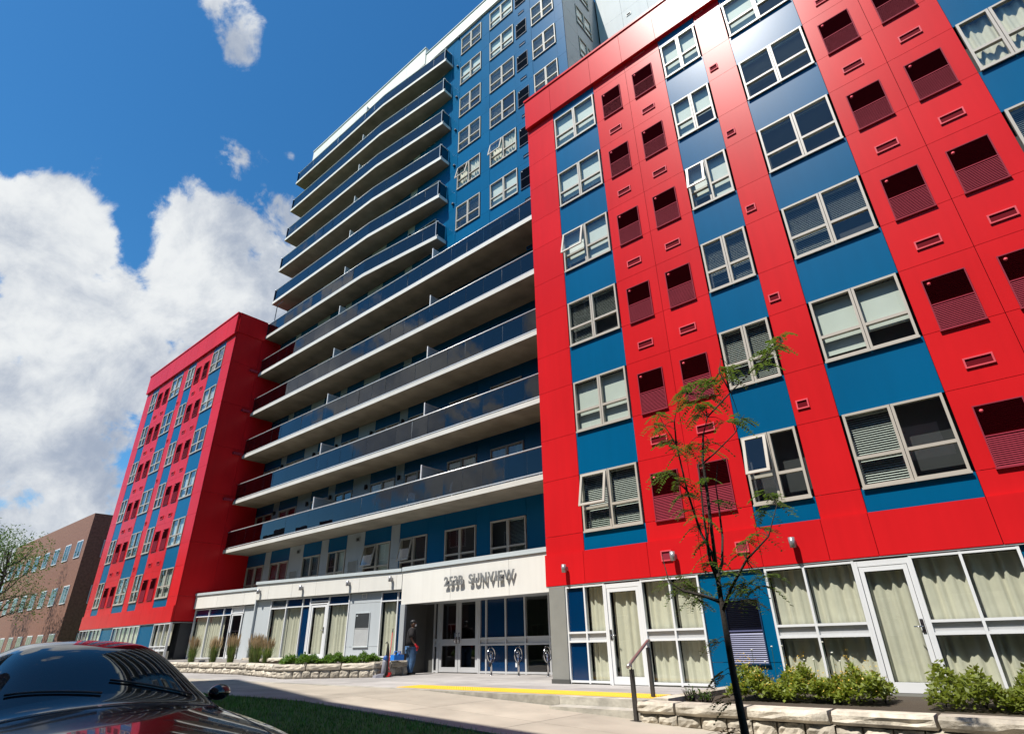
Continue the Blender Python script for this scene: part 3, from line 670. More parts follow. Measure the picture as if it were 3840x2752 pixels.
# left podium front, turned a little towards the street
ax = Vector((.9787, .2054, 0)); ay = Vector((-.2054, .9787, 0))
LF = Matrix(((ax.x, ay.x, 0, -18.5), (ax.y, ay.y, 0, 15.15), (0, 0, 1, 0), (0, 0, 0, 1)))
for a, e in ((-8.35, -7.55), (-7.55, -6.07), (-6.07, -4.64), (-4.64, -2.21), (-2.21, -.29), (-.29, -.02)): panel(a, e, 2.90, 3.55, 0.0, 'white_panel', BLD, LF, t=.1)
piece('coping', -8.4, -.05, -.05, .5, 3.55, 3.67, 'cap_metal', BLD, LF); piece('podium_roof', -8.3, 0, .1, 3.2, 3.1, 3.4, 'column_grey', BLD, LF); piece('podium_soffit', -8.3, -.02, .1, .3, 2.88, 2.9, 'grey_panel', BLD, LF)
FY = .16
panel(-8.33, -7.45, .3, 2.88, FY, 'pale_panel', BLD, LF)
CL = [(.56, 2.52, 'curtain')]
storefront([(-7.40, -6.43, [(.56, 2.5, 'curtain'), (2.5, 2.85, 'louvre')]), (-6.43, -5.45, [(.56, 2.52, 'curtain'), (2.52, 2.85, 'navy_panel')]), (-5.45, -5.0, [(.56, 2.52, 'navy_panel'), (2.52, 2.85, 'navy_panel')]),
            (-3.92, -2.8, [(.56, 2.52, 'curtain'), (2.52, 2.85, 'navy_panel')]), (-1.1, -.28, [(.56, 2.52, 'curtain'), (2.52, 2.85, 'navy_panel')]), (-.28, -.02, [(.56, 2.52, 'navy_panel'), (2.52, 2.85, 'navy_panel')])], FY+.02, LF)
storefront([(-5.0, -3.92, [(2.58, 2.68, 'louvre'), (2.68, 2.85, 'navy_panel')])], FY+.018, LF)
piece('door_frame', -4.97, -4.9, FY-.03, FY+.08, .5, 2.56, 'white_frame', BLD, LF); piece('door_frame', -4.02, -3.95, FY-.03, FY+.08, .5, 2.56, 'white_frame', BLD, LF)
door(-4.9, -4.02, .53, 2.54, FY+.02, LF, hinge=-1)
for a, e, z0, z1 in ((-2.77, -1.13, .3, .92), (-2.77, -1.13, .92, 2.5), (-2.77, -1.13, 2.5, 2.88)): panel(a, e, z0, z1, FY, 'pale_panel', BLD, LF)
louvre(-2.37, -1.65, .93, 2.12, FY-.002, BLD, 'grey_louvre', 'pale_louvre', LF, rim='cap_metal', split=.53)
vent(-2.12, -1.88, 2.66, 2.86, FY-.002, BLD, 'white_panel', 'pale_louvre', LF)
piece('patio_slab', -8.3, .0, -.6, .4, .1, .5, 'terrace', BLD, LF); piece('wall_core', -8.3, -.1, .5, .6, .3, 3.1, 'unlit_dark', BLD, LF); piece('side_wall', -8.38, -8.33, .05, 1.6, 0, 3.5, 'pale_panel', BLD, LF)
# second podium stretch, set back, up to the left wing
LF2 = Matrix(((.9915, -.13, 0, -26.4), (.13, .9915, 0, 14.98), (0, 0, 1, 0), (0, 0, 0, 1)))
for a, e in ((-7.95, -5.9), (-5.9, -3.6), (-3.6, -1.5), (-1.5, 0)): panel(a, e, 2.90, 3.55, 0.0, 'white_panel', BLD, LF2, t=.1)
piece('coping', -7.95, 0, -.05, .5, 3.55, 3.67, 'cap_metal', BLD, LF2); piece('podium_roof', -7.9, 0, .1, 2.2, 3.1, 3.4, 'column_grey', BLD, LF2)
storefront([(-7.9, -6.6, [(.56, 2.5, 'curtain'), (2.5, 2.85, 'navy_panel')]), (-6.6, -5.3, [(.56, 2.5, 'curtain'), (2.5, 2.85, 'navy_panel')]), (-5.3, -4.62, [(.56, 2.5, 'glass'), (2.5, 2.85, 'navy_panel')]), (-4.58, -3.62, [(2.56, 2.85, 'white_frame')])], FY, LF2)
door(-4.55, -3.65, .53, 2.54, FY, LF2, fill='dark', hinge=1); panel(-3.6, 0, .3, 2.88, FY, 'pale_panel', BLD, LF2)
piece('patio_slab', -7.9, .0, -.9, .4, .1, .5, 'terrace', BLD, LF2); piece('wall_core', -7.8, -.1, .5, .6, .3, 3.1, 'unlit_dark', BLD, LF2)
# left wing ground floor
for i in range(7): 
    xa = XL+.2+i*2.1
    if i % 3 == 2: panel(xa, xa+2.1, 0, 2.24, 13.0, 'blue_panel', BLD)
    else: storefront([(xa, xa+.7, NV if i % 2 else CW), (xa+.7, xa+1.4, CW), (xa+1.4, xa+2.1, CW)], 13.0)
piece('wall_core', XL+.2, -34.4, 13.5, 20, 0, 2.23, 'unlit_dark', BLD)

# ------------------------------------------------------------------ address sign
sg = empty('address_sign', (-14.4, 15.08, 2.84), 'raised grey metal letters of the street address on the white entrance canopy', 'sign')
cu = bpy.data.curves.new('txt', 'FONT'); dg = None
def letter(ch):
    c = bpy.data.curves.new('glyph', 'FONT'); c.body = ch; c.size = 0.40; c.extrude = .02; c.offset = .011; c.resolution_u = 4
    o = bpy.data.objects.new('glyph', c); COL.objects.link(o); bpy.context.view_layer.update()
    e = o.evaluated_get(bpy.context.evaluated_depsgraph_get()); me = bpy.data.meshes.new_from_object(e)
    bpy.data.objects.remove(o); me.materials.clear(); me.materials.append(MATS['sign_metal'])
    w = max(v.co.x for v in me.vertices)-min(v.co.x for v in me.vertices); x0 = min(v.co.x for v in me.vertices)
    for v in me.vertices: v.co.x -= x0
    return me, w
glyphs = [(c, *letter(c)) if c != ' ' else (c, None, .16) for c in '253B SUNVIEW']
tot = sum(g[2] for g in glyphs)+.055*(len(glyphs)-1); sc = (16.02-12.68)/tot; xx_ = -16.02
for c, me, w in glyphs:
    if me: link('letter', me, sg, Matrix.Translation((xx_, 15.06, 2.83)) @ Matrix.Rotation(R_(90), 4, 'X') @ Matrix.Diagonal((sc, 1.08, 1, 1)))
    xx_ += (w+.055)*sc
b = MB()
xx_ = -16.02
for c, me, w in glyphs:
    if me: b.tube([(xx_+w*sc*.5, 15.07, 2.97), (xx_+w*sc*.5, 15.16, 2.97)], .008, 'steel', 5)
    xx_ += (w+.055)*sc
b.build('standoff_pins', sg)

# ------------------------------------------------------------------ wall lights
def wall_light(M, label):
    o = empty('wall_light', (0, 0, 0), label, 'wall light', 'cylinder wall lights on the fascias'); o.matrix_basis = M
    b = MB(); b.tube([(0, -.13, -.1), (0, -.13, .1)], .062, 'lamp_grey', 14); b.build('lamp_body', o, M)
    b = MB(); b.box(-.045, .045, -.075, 0, -.05, .05, 'lamp_grey'); b.build('bracket', o, M)
for u, z, t in ((8.08, 3.24, 'leftmost cylinder light on the white band, nearest the ornamental grasses'), (5.43, 3.25, 'cylinder light on the white band above the blue strip and curtained door'),
                (2.74, 3.27, 'cylinder light on the white band above the left edge of the louvred grey panel'), (.52, 3.3, 'cylinder light on the white band just left of the entrance canopy')):
    wall_light(LF @ Matrix.Translation((-u, 0, z)), t)
for x_, t in ((-9.08, 'cylinder light on the red fascia above the grey column'), (-5.99, 'cylinder light on the red fascia left of the young tree'), (-3.35, 'cylinder light on the red fascia right of the young tree')):
    wall_light(Matrix.Translation((x_, 12.93, 2.66)), t)

# ------------------------------------------------------------------ stone planters
def block_mesh(var, m='limestone'):
    key = ('stone', var, m)
    if key in CACHE: return CACHE[key]
    rnd = random.Random(var*13+1); nx, nz = 6, 4; vs = []; fs = []
    for j in range(nz+1):
        for i in range(nx+1):
            u = i/nx-.5; w = j/nz; edge = (i in (0, nx)) or (j in (0, nz))
            cu_ = (abs(u) > .49 and (j in (0, nz)))
            vs.append((u*(.985 if not edge else .97+rnd.uniform(-.012, .012)), (-.5 + (.10 if edge else rnd.uniform(-.08, .03)) + (.06 if cu_ else 0)), .02+w*.96 + (rnd.uniform(-.03, .03) if edge and not cu_ else 0)))
    for j in range(nz):
        for i in range(nx): q = j*(nx+1)+i; fs.append((q, q+1, q+nx+2, q+nx+1))
    b0 = len(vs); vs += [(-.485, .5, .02), (.485, .5, .02), (.485, .5, .98), (-.485, .5, .98)]
    bl, br, tl, tr_ = 0, nx, nz*(nx+1), nz*(nx+1)+nx
    fs += [(b0+1, b0, b0+3, b0+2), tuple([b0, b0+1] + list(range(nx, -1, -1))), tuple(list(range(tl, tr_+1)) + [b0+2, b0+3]),
           tuple([b0] + [j*(nx+1) for j in range(nz+1)] + [b0+3]), tuple([b0+2] + [j*(nx+1)+nx for j in range(nz, -1, -1)] + [b0+1])]
    b = MB(); b.add(vs, fs, m); CACHE[key] = b.mesh('stone_block'); return CACHE[key]
def stone_run(root, P, Q, xs, z0, z1, depth, name='stone_block', proud=0.0, zf=None):
    """stones between fractional positions xs along the line P -> Q (face towards the right-hand side of travel)"""
    P = Vector((*P, 0)); Q = Vector((*Q, 0)); L = (Q-P).length; t = (Q-P).normalized(); nn_ = Vector((-t.y, t.x, 0))
    for a, e in zip(xs[:-1], xs[1:]):
        w = (e-a)-.012; c = P + t*((a+e)/2) + nn_*(depth/2-proud); zz0 = z0 if zf is None else zf(c.x)
        M = Matrix(((t.x, nn_.x, 0, c.x), (t.y, nn_.y, 0, c.y), (0, 0, 1, zz0), (0, 0, 0, 1))) @ Matrix.Diagonal((w, depth, z1-zz0-.006, 1))
        link(name, block_mesh(random.randrange(9)), root, M)
def run(L, w, jit=.12):
    xs = [0]
    while xs[-1] < L-w*1.4: xs.append(xs[-1]+w*(1+random.uniform(-jit, jit)))
    return xs+[L]
pl = empty('stone_planter', (-20, 12.5, 0), 'pale limestone block planter with hedge left of the entrance', 'planter')
C0 = (-19.62, 11.25); CR1 = (-17.15, 13.1); CR2 = (-17.35, 14.7); CLf = (-25.3, 12.5)
stone_run(pl, CLf, C0, run(5.81, .62), 0.0, .22, .42); stone_run(pl, CLf, C0, run(5.81, 1.15), .22, .43, .45, 'cap_stone', .025)
stone_run(pl, C0, CR1, run(3.08, .33), 0.0, .24, .3); stone_run(pl, C0, CR1, [0, .75, 1.95, 3.08], .24, .44, .34, 'cap_stone', .025)
stone_run(pl, CR1, CR2, run(1.61, .36), 0.0, .26, .3); stone_run(pl, CR1, CR2, [0, .8, 1.61], .26, .47, .34, 'cap_stone', .025)
stone_run(pl, (-26.8, 12.75), (-22.0, 12.0), run(4.8, 1.4), .42, .60, .4, 'cap_stone', -.5)
stone_run(pl, (-33.8, 12.6), CLf, run(8.5, .7), 0.0, .22, .4); stone_run(pl, (-33.8, 12.6), CLf, run(8.5, 1.2), .22, .43, .42, 'cap_stone', .02)
b = MB(); b.add([(-25.2, 12.7, .40), (-19.6, 11.5, .40), (-17.4, 13.15, .40), (-17.55, 14.9, .40), (-26.5, 13.8, .40)], [(0, 1, 2, 3, 4)], 'soil'); b.add([(-33.6, 12.8, .40), (-25.2, 12.7, .40), (-26.5, 13.8, .40), (-33.8, 13.6, .40)], [(0, 1, 2, 3)], 'soil'); b.build('soil', pl)
pr = empty('stone_planter', (-3, 9.6, -.3), 'pale limestone block planter wall beside the steps on the right', 'planter')
stone_run(pr, (-5.37, 9.42), (5, 9.42), run(10.37, .36), -.3, -.135, .35, zf=lambda x_: zs(x_)-.04)
stone_run(pr, (-5.40, 9.42), (5, 9.42), [0, .66, 1.78, 2.9, 4.1, 5.2, 6.4, 7.6, 8.8, 10.4], -.135, .035, .40, 'cap_stone', .03)
stone_run(pr, (-5.3, 12.9), (-5.36, 9.85), run(3.05, .75), -.1, .06, .32, 'cap_stone', 0)
b = MB(); b.add([(-5.1, 9.7, -.03), (5, 9.7, -.03), (5, 13, -.03), (-5.1, 13, -.03)], [(0, 1, 2, 3)], 'soil'); b.build('soil', pr)

# ------------------------------------------------------------------ plants
def leaf_cloud(b, fn, n, size, m, flat=.5):
    for _ in range(n):
        p = Vector(fn()); s = size*random.uniform(.6, 1.3); a = random.uniform(0, 6.28); el = random.uniform(-.7, 1.0)
        d = Vector((math.cos(a)*math.cos(el), math.sin(a)*math.cos(el), math.sin(el))); w = d.cross(Vector((random.uniform(-.6, .6), random.uniform(-.6, .6), 1))).normalized()
        b.add([p, p+d*s*.5+w*s*flat*.5, p+d*s, p+d*s*.5-w*s*flat*.5], [(0, 1, 2, 3)], m)
def in_poly_hedge(p0, p1, wid, h, z0):
    P = Vector((*p0, 0)); Q = Vector((*p1, 0)); t = (Q-P); nn_ = Vector((-t.y, t.x, 0)).normalized()
    def f():
        u = random.random(); v = random.uniform(-1, 1)
        hh = h*(0.72+.28*math.sin(u*17+v*2)+.2*math.sin(u*41))*(1-.45*v*v)
        return P+t*u+nn_*v*wid + Vector((0, 0, z0+hh*random.random()**.45))
    return f
def shrub(label, p0, p1, wid, h, z0, n, size, m='hedge_leaf', extra=None, group=None, name='shrub'):
    o = empty(name, ((p0[0]+p1[0])/2, (p0[1]+p1[1])/2, z0), label, 'shrub', group)
    b = MB(); leaf_cloud(b, in_poly_hedge(p0, p1, wid, h, z0), n, size, m); b.build('foliage', o)
    b = MB()
    for i in range(14):
        u = (i+.5)/14; x_ = p0[0]+(p1[0]-p0[0])*u; y_ = p0[1]+(p1[1]-p0[1])*u
        for _ in range(3): b.tube([(x_, y_, z0-.03), (x_+random.uniform(-.12, .12), y_+random.uniform(-.12, .12), z0+h*random.uniform(.5, .85))], [.006, .002], 'bark', 4, False)
    b.build('stem', o)
    if extra: extra(o)
    return o
shrub('low bright green hedge filling the stone planter beside the entrance', (-19.55, 11.75), (-17.5, 13.5), .36, .30, .42, 7000, .085)
shrub('small green mound of leaves at the planter corner, left of the long hedge', (-20.9, 12.1), (-20.05, 11.85), .3, .26, .42, 1700, .08)
def gold(o):
    b = MB(); f = in_poly_hedge((-4.45, 11.5), (-2.1, 11.5), .6, .62, .0)
    for _ in range(650):
        p = f(); p = Vector(p); leaf_cloud(b, lambda: p+Vector((random.uniform(-.03, .03), random.uniform(-.03, .03), random.uniform(.0, .06))), 2, .035, 'gold_flower')
    b.build('flower', o)
    b = MB()
    for _ in range(9):
        x_ = random.uniform(-4.2, -2.6); z = random.uniform(.5, .9); b.tube([(x_, 11.4, 0), (x_+.03, 11.4, z)], .004, 'leaf', 4, False); b.ell((x_+.03, 11.4, z), (.02, .02, .012), 'white_flower', 7, 4)
    b.build('seed_head', o)
shrub('yellow green flowering bush above the right stone wall, behind the young tree', (-4.45, 11.5), (-2.1, 11.5), .6, .44, 0, 9000, .085, 'gold_leaf', gold)
shrub('yellow green bush further right along the stone wall', (-1.5, 11.3), (1.8, 11.3), .7, .5, -.02, 9000, .09, 'gold_leaf')
shrub('tiny weed growing at the left end of the right stone wall', (-5.0, 10.5), (-4.85, 10.5), .06, .22, 0, 70, .05, 'leaf'); shrub('small weed in the planter between the tree trunk and the weed by the steps', (-4.72, 10.35), (-4.5, 10.35), .08, .16, 0, 110, .05, 'leaf')
def grass_clump(x_, y_, z0, h, label, rnd):
    o = empty('ornamental_grass', (x_, y_, z0), label, 'plant', 'feathery grasses in the left planter')
    b = MB(); pb = MB()
    for _ in range(330):
        a = rnd.uniform(0, 6.28); r0 = rnd.uniform(0, .14); sp = rnd.uniform(.05, .36); hh = h*rnd.uniform(.42, .8)
        d = Vector((math.cos(a), math.sin(a), 0)); s = Vector((-d.y, d.x, 0))*.006; P = Vector((x_, y_, z0))+d*r0; prev = P
        pts = [P, P+d*sp*.35+Vector((0, 0, hh*.6)), P+d*sp+Vector((0, 0, hh))]
        b.add([pts[0]-s, pts[0]+s, pts[1]+s*.8, pts[1]-s*.8, pts[2]], [(0, 1, 2, 3), (3, 2, 4)], 'grass_blade')
    for _ in range(75):
        a = rnd.uniform(0, 6.28); sp = rnd.uniform(.02, .26); hh = h*rnd.uniform(.78, 1.05); d = Vector((math.cos(a), math.sin(a), 0)); P = Vector((x_, y_, z0))+d*rnd.uniform(0, .1); T = P+d*sp+Vector((0, 0, hh)); Bm = P+d*sp*.7+Vector((0, 0, hh*.62))
        b.tube([P, Bm], .0025, 'plume', 3, False); pb.tube([Bm, Bm.lerp(T, .35), T], [.004, .015, .002], 'plume', 4, False)
        for _k in range(6):
            q = Bm.lerp(T, rnd.random()); e = Vector((rnd.uniform(-1, 1), rnd.uniform(-1, 1), 1.3)).normalized()*.05; w = Vector((rnd.uniform(-1, 1), rnd.uniform(-1, 1), 0))*.007
            pb.add([q-w, q+w, q+e], [(0, 1, 2)], 'plume')
    b.build('blades', o); pb.build('plumes', o)
rg = random.Random(3)
for x_, y_, h_, t in ((-27.0, 12.95, 1.1, 'tan plumed grass clump against the leftmost door of the planter'), (-25.15, 12.98, 1.08, 'tallest tan plumed grass clump in front of the grey pilaster'), (-24.5, 12.85, 1.0, 'tan plumed grass clump right behind the tallest one'), (-23.7, 12.8, .9, 'tan plumed grass clump nearest the curtained windows'), (-28.8, 13.0, 1.05, 'tan plumed grass clump furthest along the planter, towards the red wing'), (-31, 13.0, 1.1, 'tan plumed grass clump at the foot of the far red wing')):
    grass_clump(x_, y_, .42, h_, t, rg)

# lawn blades
b = MB(); rl_ = random.Random(5)
for _ in range(26000):
    x_ = rl_.uniform(-20, -4); y_ = rl_.uniform(4.0, 6.97); z = zs(x_)-.02; a = rl_.uniform(0, 6.28); hh = rl_.uniform(.03, .075); w = .006
    c, s = math.cos(a)*w, math.sin(a)*w; lx, ly = rl_.uniform(-.03, .03), rl_.uniform(-.03, .03)
    b.add([(x_-c, y_-s, z), (x_+c, y_+s, z), (x_+lx, y_+ly, z+hh)], [(0, 1, 2)], 'blade')
o = b.build('grass'); o['kind'] = 'stuff'; tag(o, 'short dark green grass of the verge in the shade', 'grass')

# ------------------------------------------------------------------ young tree by the pavement
tree = empty('young_tree', (-2.64, 6.75, zs(-2.64)-.02), 'slender young tree with feathery leaves in front of the red wing', 'tree')
S_ = 6.75/7.0
def tp(x_, z, dy=0.0): return Vector((x_*S_*(1+dy/6.75), 6.75+dy, .91+(z-.91)*S_*(1+dy/6.75)))
B0 = MB()
B0.tube([tp(-2.70, -.45), tp(-2.73, 0), tp(-2.75, .6), tp(-2.75, 1.23), tp(-2.74, 1.68)], [.048, .043, .036, .029, .025], 'bark', 9); B0.build('trunk', tree)
BR = [[(-2.74, 1.66, 0), (-2.76, 1.83, .02), (-2.86, 2.10, .05), (-2.95, 2.63, .1), (-3.0, 3.27, .12), (-3.12, 3.55, .12), (-3.2, 3.77, .12)],
      [(-2.74, 1.66, 0), (-2.72, 2.1, -.05), (-2.69, 2.6, -.08), (-2.68, 2.98, -.1), (-2.62, 3.3, -.1), (-2.52, 3.54, -.12), (-2.16, 3.79, -.15), (-1.8, 4.02, -.15), (-1.40, 4.26, -.15)],
      [(-2.74, 1.60, 0), (-2.66, 1.72, .1), (-2.60, 2.02, .2), (-2.58, 2.35, .25), (-2.57, 2.63, .28), (-2.50, 2.9, .3)],
      [(-2.75, 1.2, 0), (-2.6, 1.45, -.1), (-2.37, 1.73, -.15), (-2.07, 1.96, -.2), (-1.90, 2.30, -.2)],
      [(-2.75, 1.55, 0), (-2.80, 1.75, -.05), (-2.79, 2.3, -.06), (-2.76, 2.75, -.06), (-2.74, 3.0, -.05)],
      [(-2.75, 1.3, 0), (-2.95, 1.38, -.1), (-3.2, 1.45, -.2), (-3.37, 1.57, -.25), (-3.42, 1.9, -.25)],
      [(-3.0, 3.27, .12), (-2.98, 3.6, .1), (-2.88, 3.85, .1), (-2.74, 3.93, .1)], [(-2.68, 2.95, -.1), (-2.5, 3.05, -.15), (-2.2, 3.25, -.2), (-2.05, 3.45, -.2)],
      [(-2.75, 1.66, 0), (-2.82, 1.85, .1), (-2.70, 2.4, .15), (-2.72, 2.9, .2)], [(-2.16, 3.79, -.15), (-2.25, 4.1, -.15), (-2.2, 4.3, -.15)]]
for br in BR:
    b = MB(); n = len(br); r0 = .022 if n > 4 else .012
    b.tube([tp(x_, z, d) for x_, z, d in br], [max(.003, r0*(1-.85*i/(n-1))) for i in range(n)], 'bark', 7); b.build('branch', tree)
rt = random.Random(11)
cr_ = MB(); tw = MB()
def compound_leaf(P, d, L):
    d = d.normalized(); side = d.cross(Vector((0, 0, 1)))
    side = side.normalized() if side.length > .1 else Vector((1, 0, 0)); npair = 9; prev = P
    for i in range(1, npair+1):
        u = i/npair; q = P + d*L*u + Vector((0, 0, -.6*L*u*u))
        for sgn in (-1, 1):
            dd = (side*sgn + d*.45 + Vector((0, 0, -.25+rt.uniform(-.2, .2)))).normalized(); l = .068*(1-.5*abs(u-.45)); w = dd.cross(Vector((rt.uniform(-.3, .3), rt.uniform(-.3, .3), 1))).normalized()*.0125
            cr_.add([q, q+dd*l*.5+w, q+dd*l, q+dd*l*.5-w], [(0, 1, 2, 3)], 'tree_leaf')
        tw.add([prev, q, q+Vector((.002, .002, 0)), prev+Vector((.002, .002, 0))], [(0, 1, 2, 3)], 'bark'); prev = q
mpx = lambda px, py: (px, py)
CLUST = [(-3.2, 3.75), (-3.26, 3.6), (-3.16, 3.55), (-3.1, 3.35), (-3.14, 3.3), (-2.9, 3.2), (-2.82, 3.25), (-2.55, 3.22), (-2.62, 3.12), (-3.25, 2.95), (-3.16, 2.9), (-3.05, 2.8), (-2.98, 2.6), (-3.0, 2.58), (-2.95, 2.4), (-2.85, 2.3), (-2.85, 2.2), (-2.8, 2.0),
         (-2.75, 4.0), (-2.72, 3.85), (-2.66, 3.75), (-2.55, 3.75), (-2.5, 3.7), (-2.42, 3.8), (-2.45, 4.05), (-2.3, 4.02), (-2.25, 4.15), (-2.2, 4.0), (-2.1, 4.1), (-1.5, 4.25), (-1.42, 4.35), (-1.7, 4.05),
         (-2.3, 3.42), (-2.22, 3.4), (-2.12, 3.42), (-2.3, 1.95), (-2.2, 2.0), (-2.12, 2.05), (-2.4, 1.82), (-1.98, 2.4), (-1.95, 2.3), (-2.0, 2.45), (-2.05, 2.25),
         (-3.36, 1.55), (-3.2, 1.5), (-3.1, 1.48), (-3.0, 1.42), (-2.95, 1.38), (-2.42, 1.5), (-2.3, 1.52), (-2.38, 1.42), (-2.5, 1.45), (-2.6, 1.5), (-3.1, 1.32), (-2.45, 1.3), (-2.85, 1.75), (-2.8, 1.85),
         (-2.85, .92), (-2.84, .6), (-2.82, .35), (-2.8, .3), (-2.8, .05), (-2.82, -.05), (-2.7, 2.75), (-2.6, 2.45), (-3.3, 1.62), (-3.25, 1.45), (-3.15, 1.55), (-3.05, 1.35), (-2.35, 1.6), (-2.25, 1.45), (-2.2, 1.55), (-2.48, 1.38), (-2.55, 1.62), (-2.85, .88), (-2.86, .55), (-2.83, .02), (-2.66, 4.05), (-2.36, 3.95), (-2.6, 3.6), (-1.6, 4.2)]
for x_, z in CLUST:
    P = tp(x_, z, rt.uniform(-.2, .2)); low = z < 1.0
    for _ in range(3 if low else rt.randint(4, 6)):
        a = rt.uniform(0, 6.28) if not low else math.pi+rt.uniform(-.7, .7)
        compound_leaf(P, Vector((math.cos(a), math.sin(a)*.8, rt.uniform(-.3, .4))), rt.uniform(.15, .27))
    near = min(((tp(*q), q) for br in BR for q in br), key=lambda t_: (t_[0]-P).length)[0] if not low else Vector((tp(-2.75, z).x, 6.75, P.z-.02))
    tw.tube([near, near.lerp(P, .5)+Vector((0, 0, .03)), P], [.006, .004, .002], 'bark', 4, False)
cr_.build('crown', tree); tw.build('twig', tree)

# ------------------------------------------------------------------ bicycle hoops, handrail
for i, (x_, t) in enumerate(((-14.14, 'ring-topped steel bike rack nearest the glass doors'), (-12.97, 'middle ring-topped steel bike rack with a lock on its post'), (-11.8, 'ring-topped steel bike rack nearest the grey column'))):
    o = empty('bike_rack', (x_, 15.52, 0), t, 'bike rack', 'bike racks before the lobby windows'); b = MB()
    b.tube([(x_, 15.52, 0), (x_, 15.52, .62)], .032, 'steel', 10); b.tube([(x_, 15.52, 0), (x_, 15.52, .012)], .075, 'steel', 12); b.build('post', o)
    a1 = Vector((-.12, .99, 0)).normalized()
    b = MB(); b.torus((x_, 15.52, .595), .215, .018, 'steel', a1, (0, 0, 1)); b.build('ring', o)
    b = MB(); b.torus((x_, 15.52, .60), .085, .012, 'steel', a1, (0, 0, 1), 18); b.box(x_-.05, x_+.05, 15.48, 15.56, .68, .72, 'steel'); b.build('inner_ring', o)
for x_, t, m in ((-14.15, 'small dark lock hanging on the rack nearest the doors', 'black'), (-12.99, 'small pale lock hanging on the middle rack', 'bottle_white')):
    b = MB(); b.box(x_-.035, x_+.035, 15.43, 15.475, .25, .36, m); b.torus((x_, 15.46, .38), .035, .008, 'steel', (1, 0, 0), (0, 0, 1), 14); tag(b.build('bike_lock'), t, 'lock')
hr = empty('handrail', (-5.5, 9.9, -.2), 'sloping metal handrail on two dark posts beside the steps', 'handrail')
for nm, P, h_ in (('post', (-5.62, 10.45, 0.0), .80), ('post', (-5.42, 9.43, -.25), .74)):
    b = MB(); b.box(P[0]-.03, P[0]+.03, P[1]-.03, P[1]+.03, P[2], P[2]+h_, 'dark_steel'); b.box(P[0]-.09, P[0]+.09, P[1]-.06, P[1]+.06, P[2], P[2]+.012, 'dark_steel'); b.build(nm, hr)
b = MB(); b.tube([(-5.62, 10.45, .79), (-5.62, 10.45, .88)], .014, 'steel', 6); b.tube([(-5.42, 9.43, .48), (-5.42, 9.43, .58)], .014, 'steel', 6); b.build('bracket', hr)
b = MB(); b.tube([(-5.64, 10.56, .92), (-5.62, 10.45, .905), (-5.42, 9.43, .59), (-5.395, 9.27, .53)], .028, 'bronze_rail', 10); b.build('rail', hr)

# ------------------------------------------------------------------ person and cleaning things
def skin_obj(name, pts, edges, m, parent, M, root=0, sub=2):
    me = bpy.data.meshes.new(name); me.from_pydata([p[:3] for p in pts], edges, []); me.materials.append(MATS[m])
    o = link(name, me, parent, M); md = o.modifiers.new('skin', 'SKIN'); md.use_smooth_shade = True
    if not me.skin_vertices: me.attributes
    for i, p in enumerate(pts):
        sv = me.skin_vertices[0].data[i]; sv.radius = (p[3], p[4] if len(p) > 4 else p[3]); sv.use_root = (i == root)
    s = o.modifiers.new('sub', 'SUBSURF'); s.levels = sub; s.render_levels = sub
    return o
PM = Matrix.Translation((-17.42, 14.86, 0.003)) @ Matrix.Rotation(R_(-38), 4, 'Z')
man = empty('person', (-17.42, 14.86, 0), 'person in dark shirt, jeans, cap and red gloves standing by the planter end', 'person'); man.matrix_basis = PM
body = [(0, 0, .95, .13, .10), (0, -.01, 1.15, .125, .09), (0, -.01, 1.36, .15, .10), (0, .0, 1.46, .06, .06), (0, .02, 1.53, .05, .055),
        (.17, -.01, 1.41, .06), (.235, -.03, 1.14, .042), (.25, .13, .93, .03), (-.17, -.01, 1.41, .06), (-.235, -.01, 1.14, .042), (-.24, .16, .96, .03),
        (.095, 0, .88, .085), (.10, .07, .50, .06), (.10, -.02, .10, .04), (-.095, 0, .88, .085), (-.10, -.02, .50, .06), (-.10, -.16, .11, .04)]
skin_obj('body', body, [(0, 1), (1, 2), (2, 3), (3, 4), (2, 5), (5, 6), (6, 7), (2, 8), (8, 9), (9, 10), (0, 11), (11, 12), (12, 13), (0, 14), (14, 15), (15, 16)], 'skin', man, PM)
b = MB(); HM = Matrix.Rotation(R_(-14), 3, 'Z')
b.ell((0, .035, 1.635), (.078, .097, .118), 'skin', 16, 12); b.ell((0, .135, 1.63), (.016, .022, .026), 'skin', 8, 6); b.ell((.08, .03, 1.63), (.013, .024, .034), 'skin', 8, 6); b.ell((-.08, .03, 1.63), (.013, .024, .034), 'skin', 8, 6)
b.ell((.032, .122, 1.652), (.012, .01, .009), 'black', 8, 5); b.ell((-.032, .122, 1.652), (.012, .01, .009), 'black', 8, 5); b.ell((0, .01, 1.66), (.082, .088, .085), 'black', 14, 8); b.build('head', man, PM)
b = MB(); b.ell((0, .022, 1.69), (.092, .108, .078), 'black', 16, 9); b.ell((0, .135, 1.675), (.07, .075, .012), 'black', 12, 6); b.ell((.0, -.055, 1.715), (.02, .012, .012), 'mask_white', 8, 5); b.build('cap', man, PM)
b = MB(); b.ell((0, .105, 1.585), (.06, .05, .05), 'mask_white', 12, 8); b.build('mask', man, PM)
shirt = [(0.0, 0.0, 0.89, 0.24, 0.192), (0.0, -0.012, 1.1, 0.24, 0.198), (0.0, -0.015, 1.33, 0.264, 0.198), (0.0, -0.005, 1.47, 0.12, 0.114), (0.2, -0.012, 1.41, 0.12, 0.12), (0.255, -0.03, 1.17, 0.114, 0.108), (-0.2, -0.012, 1.41, 0.12, 0.12), (-0.255, -0.015, 1.17, 0.114, 0.108)]
skin_obj('shirt', shirt, [(0, 1), (1, 2), (2, 3), (2, 4), (4, 5), (2, 6), (6, 7)], 'shirt', man, PM)
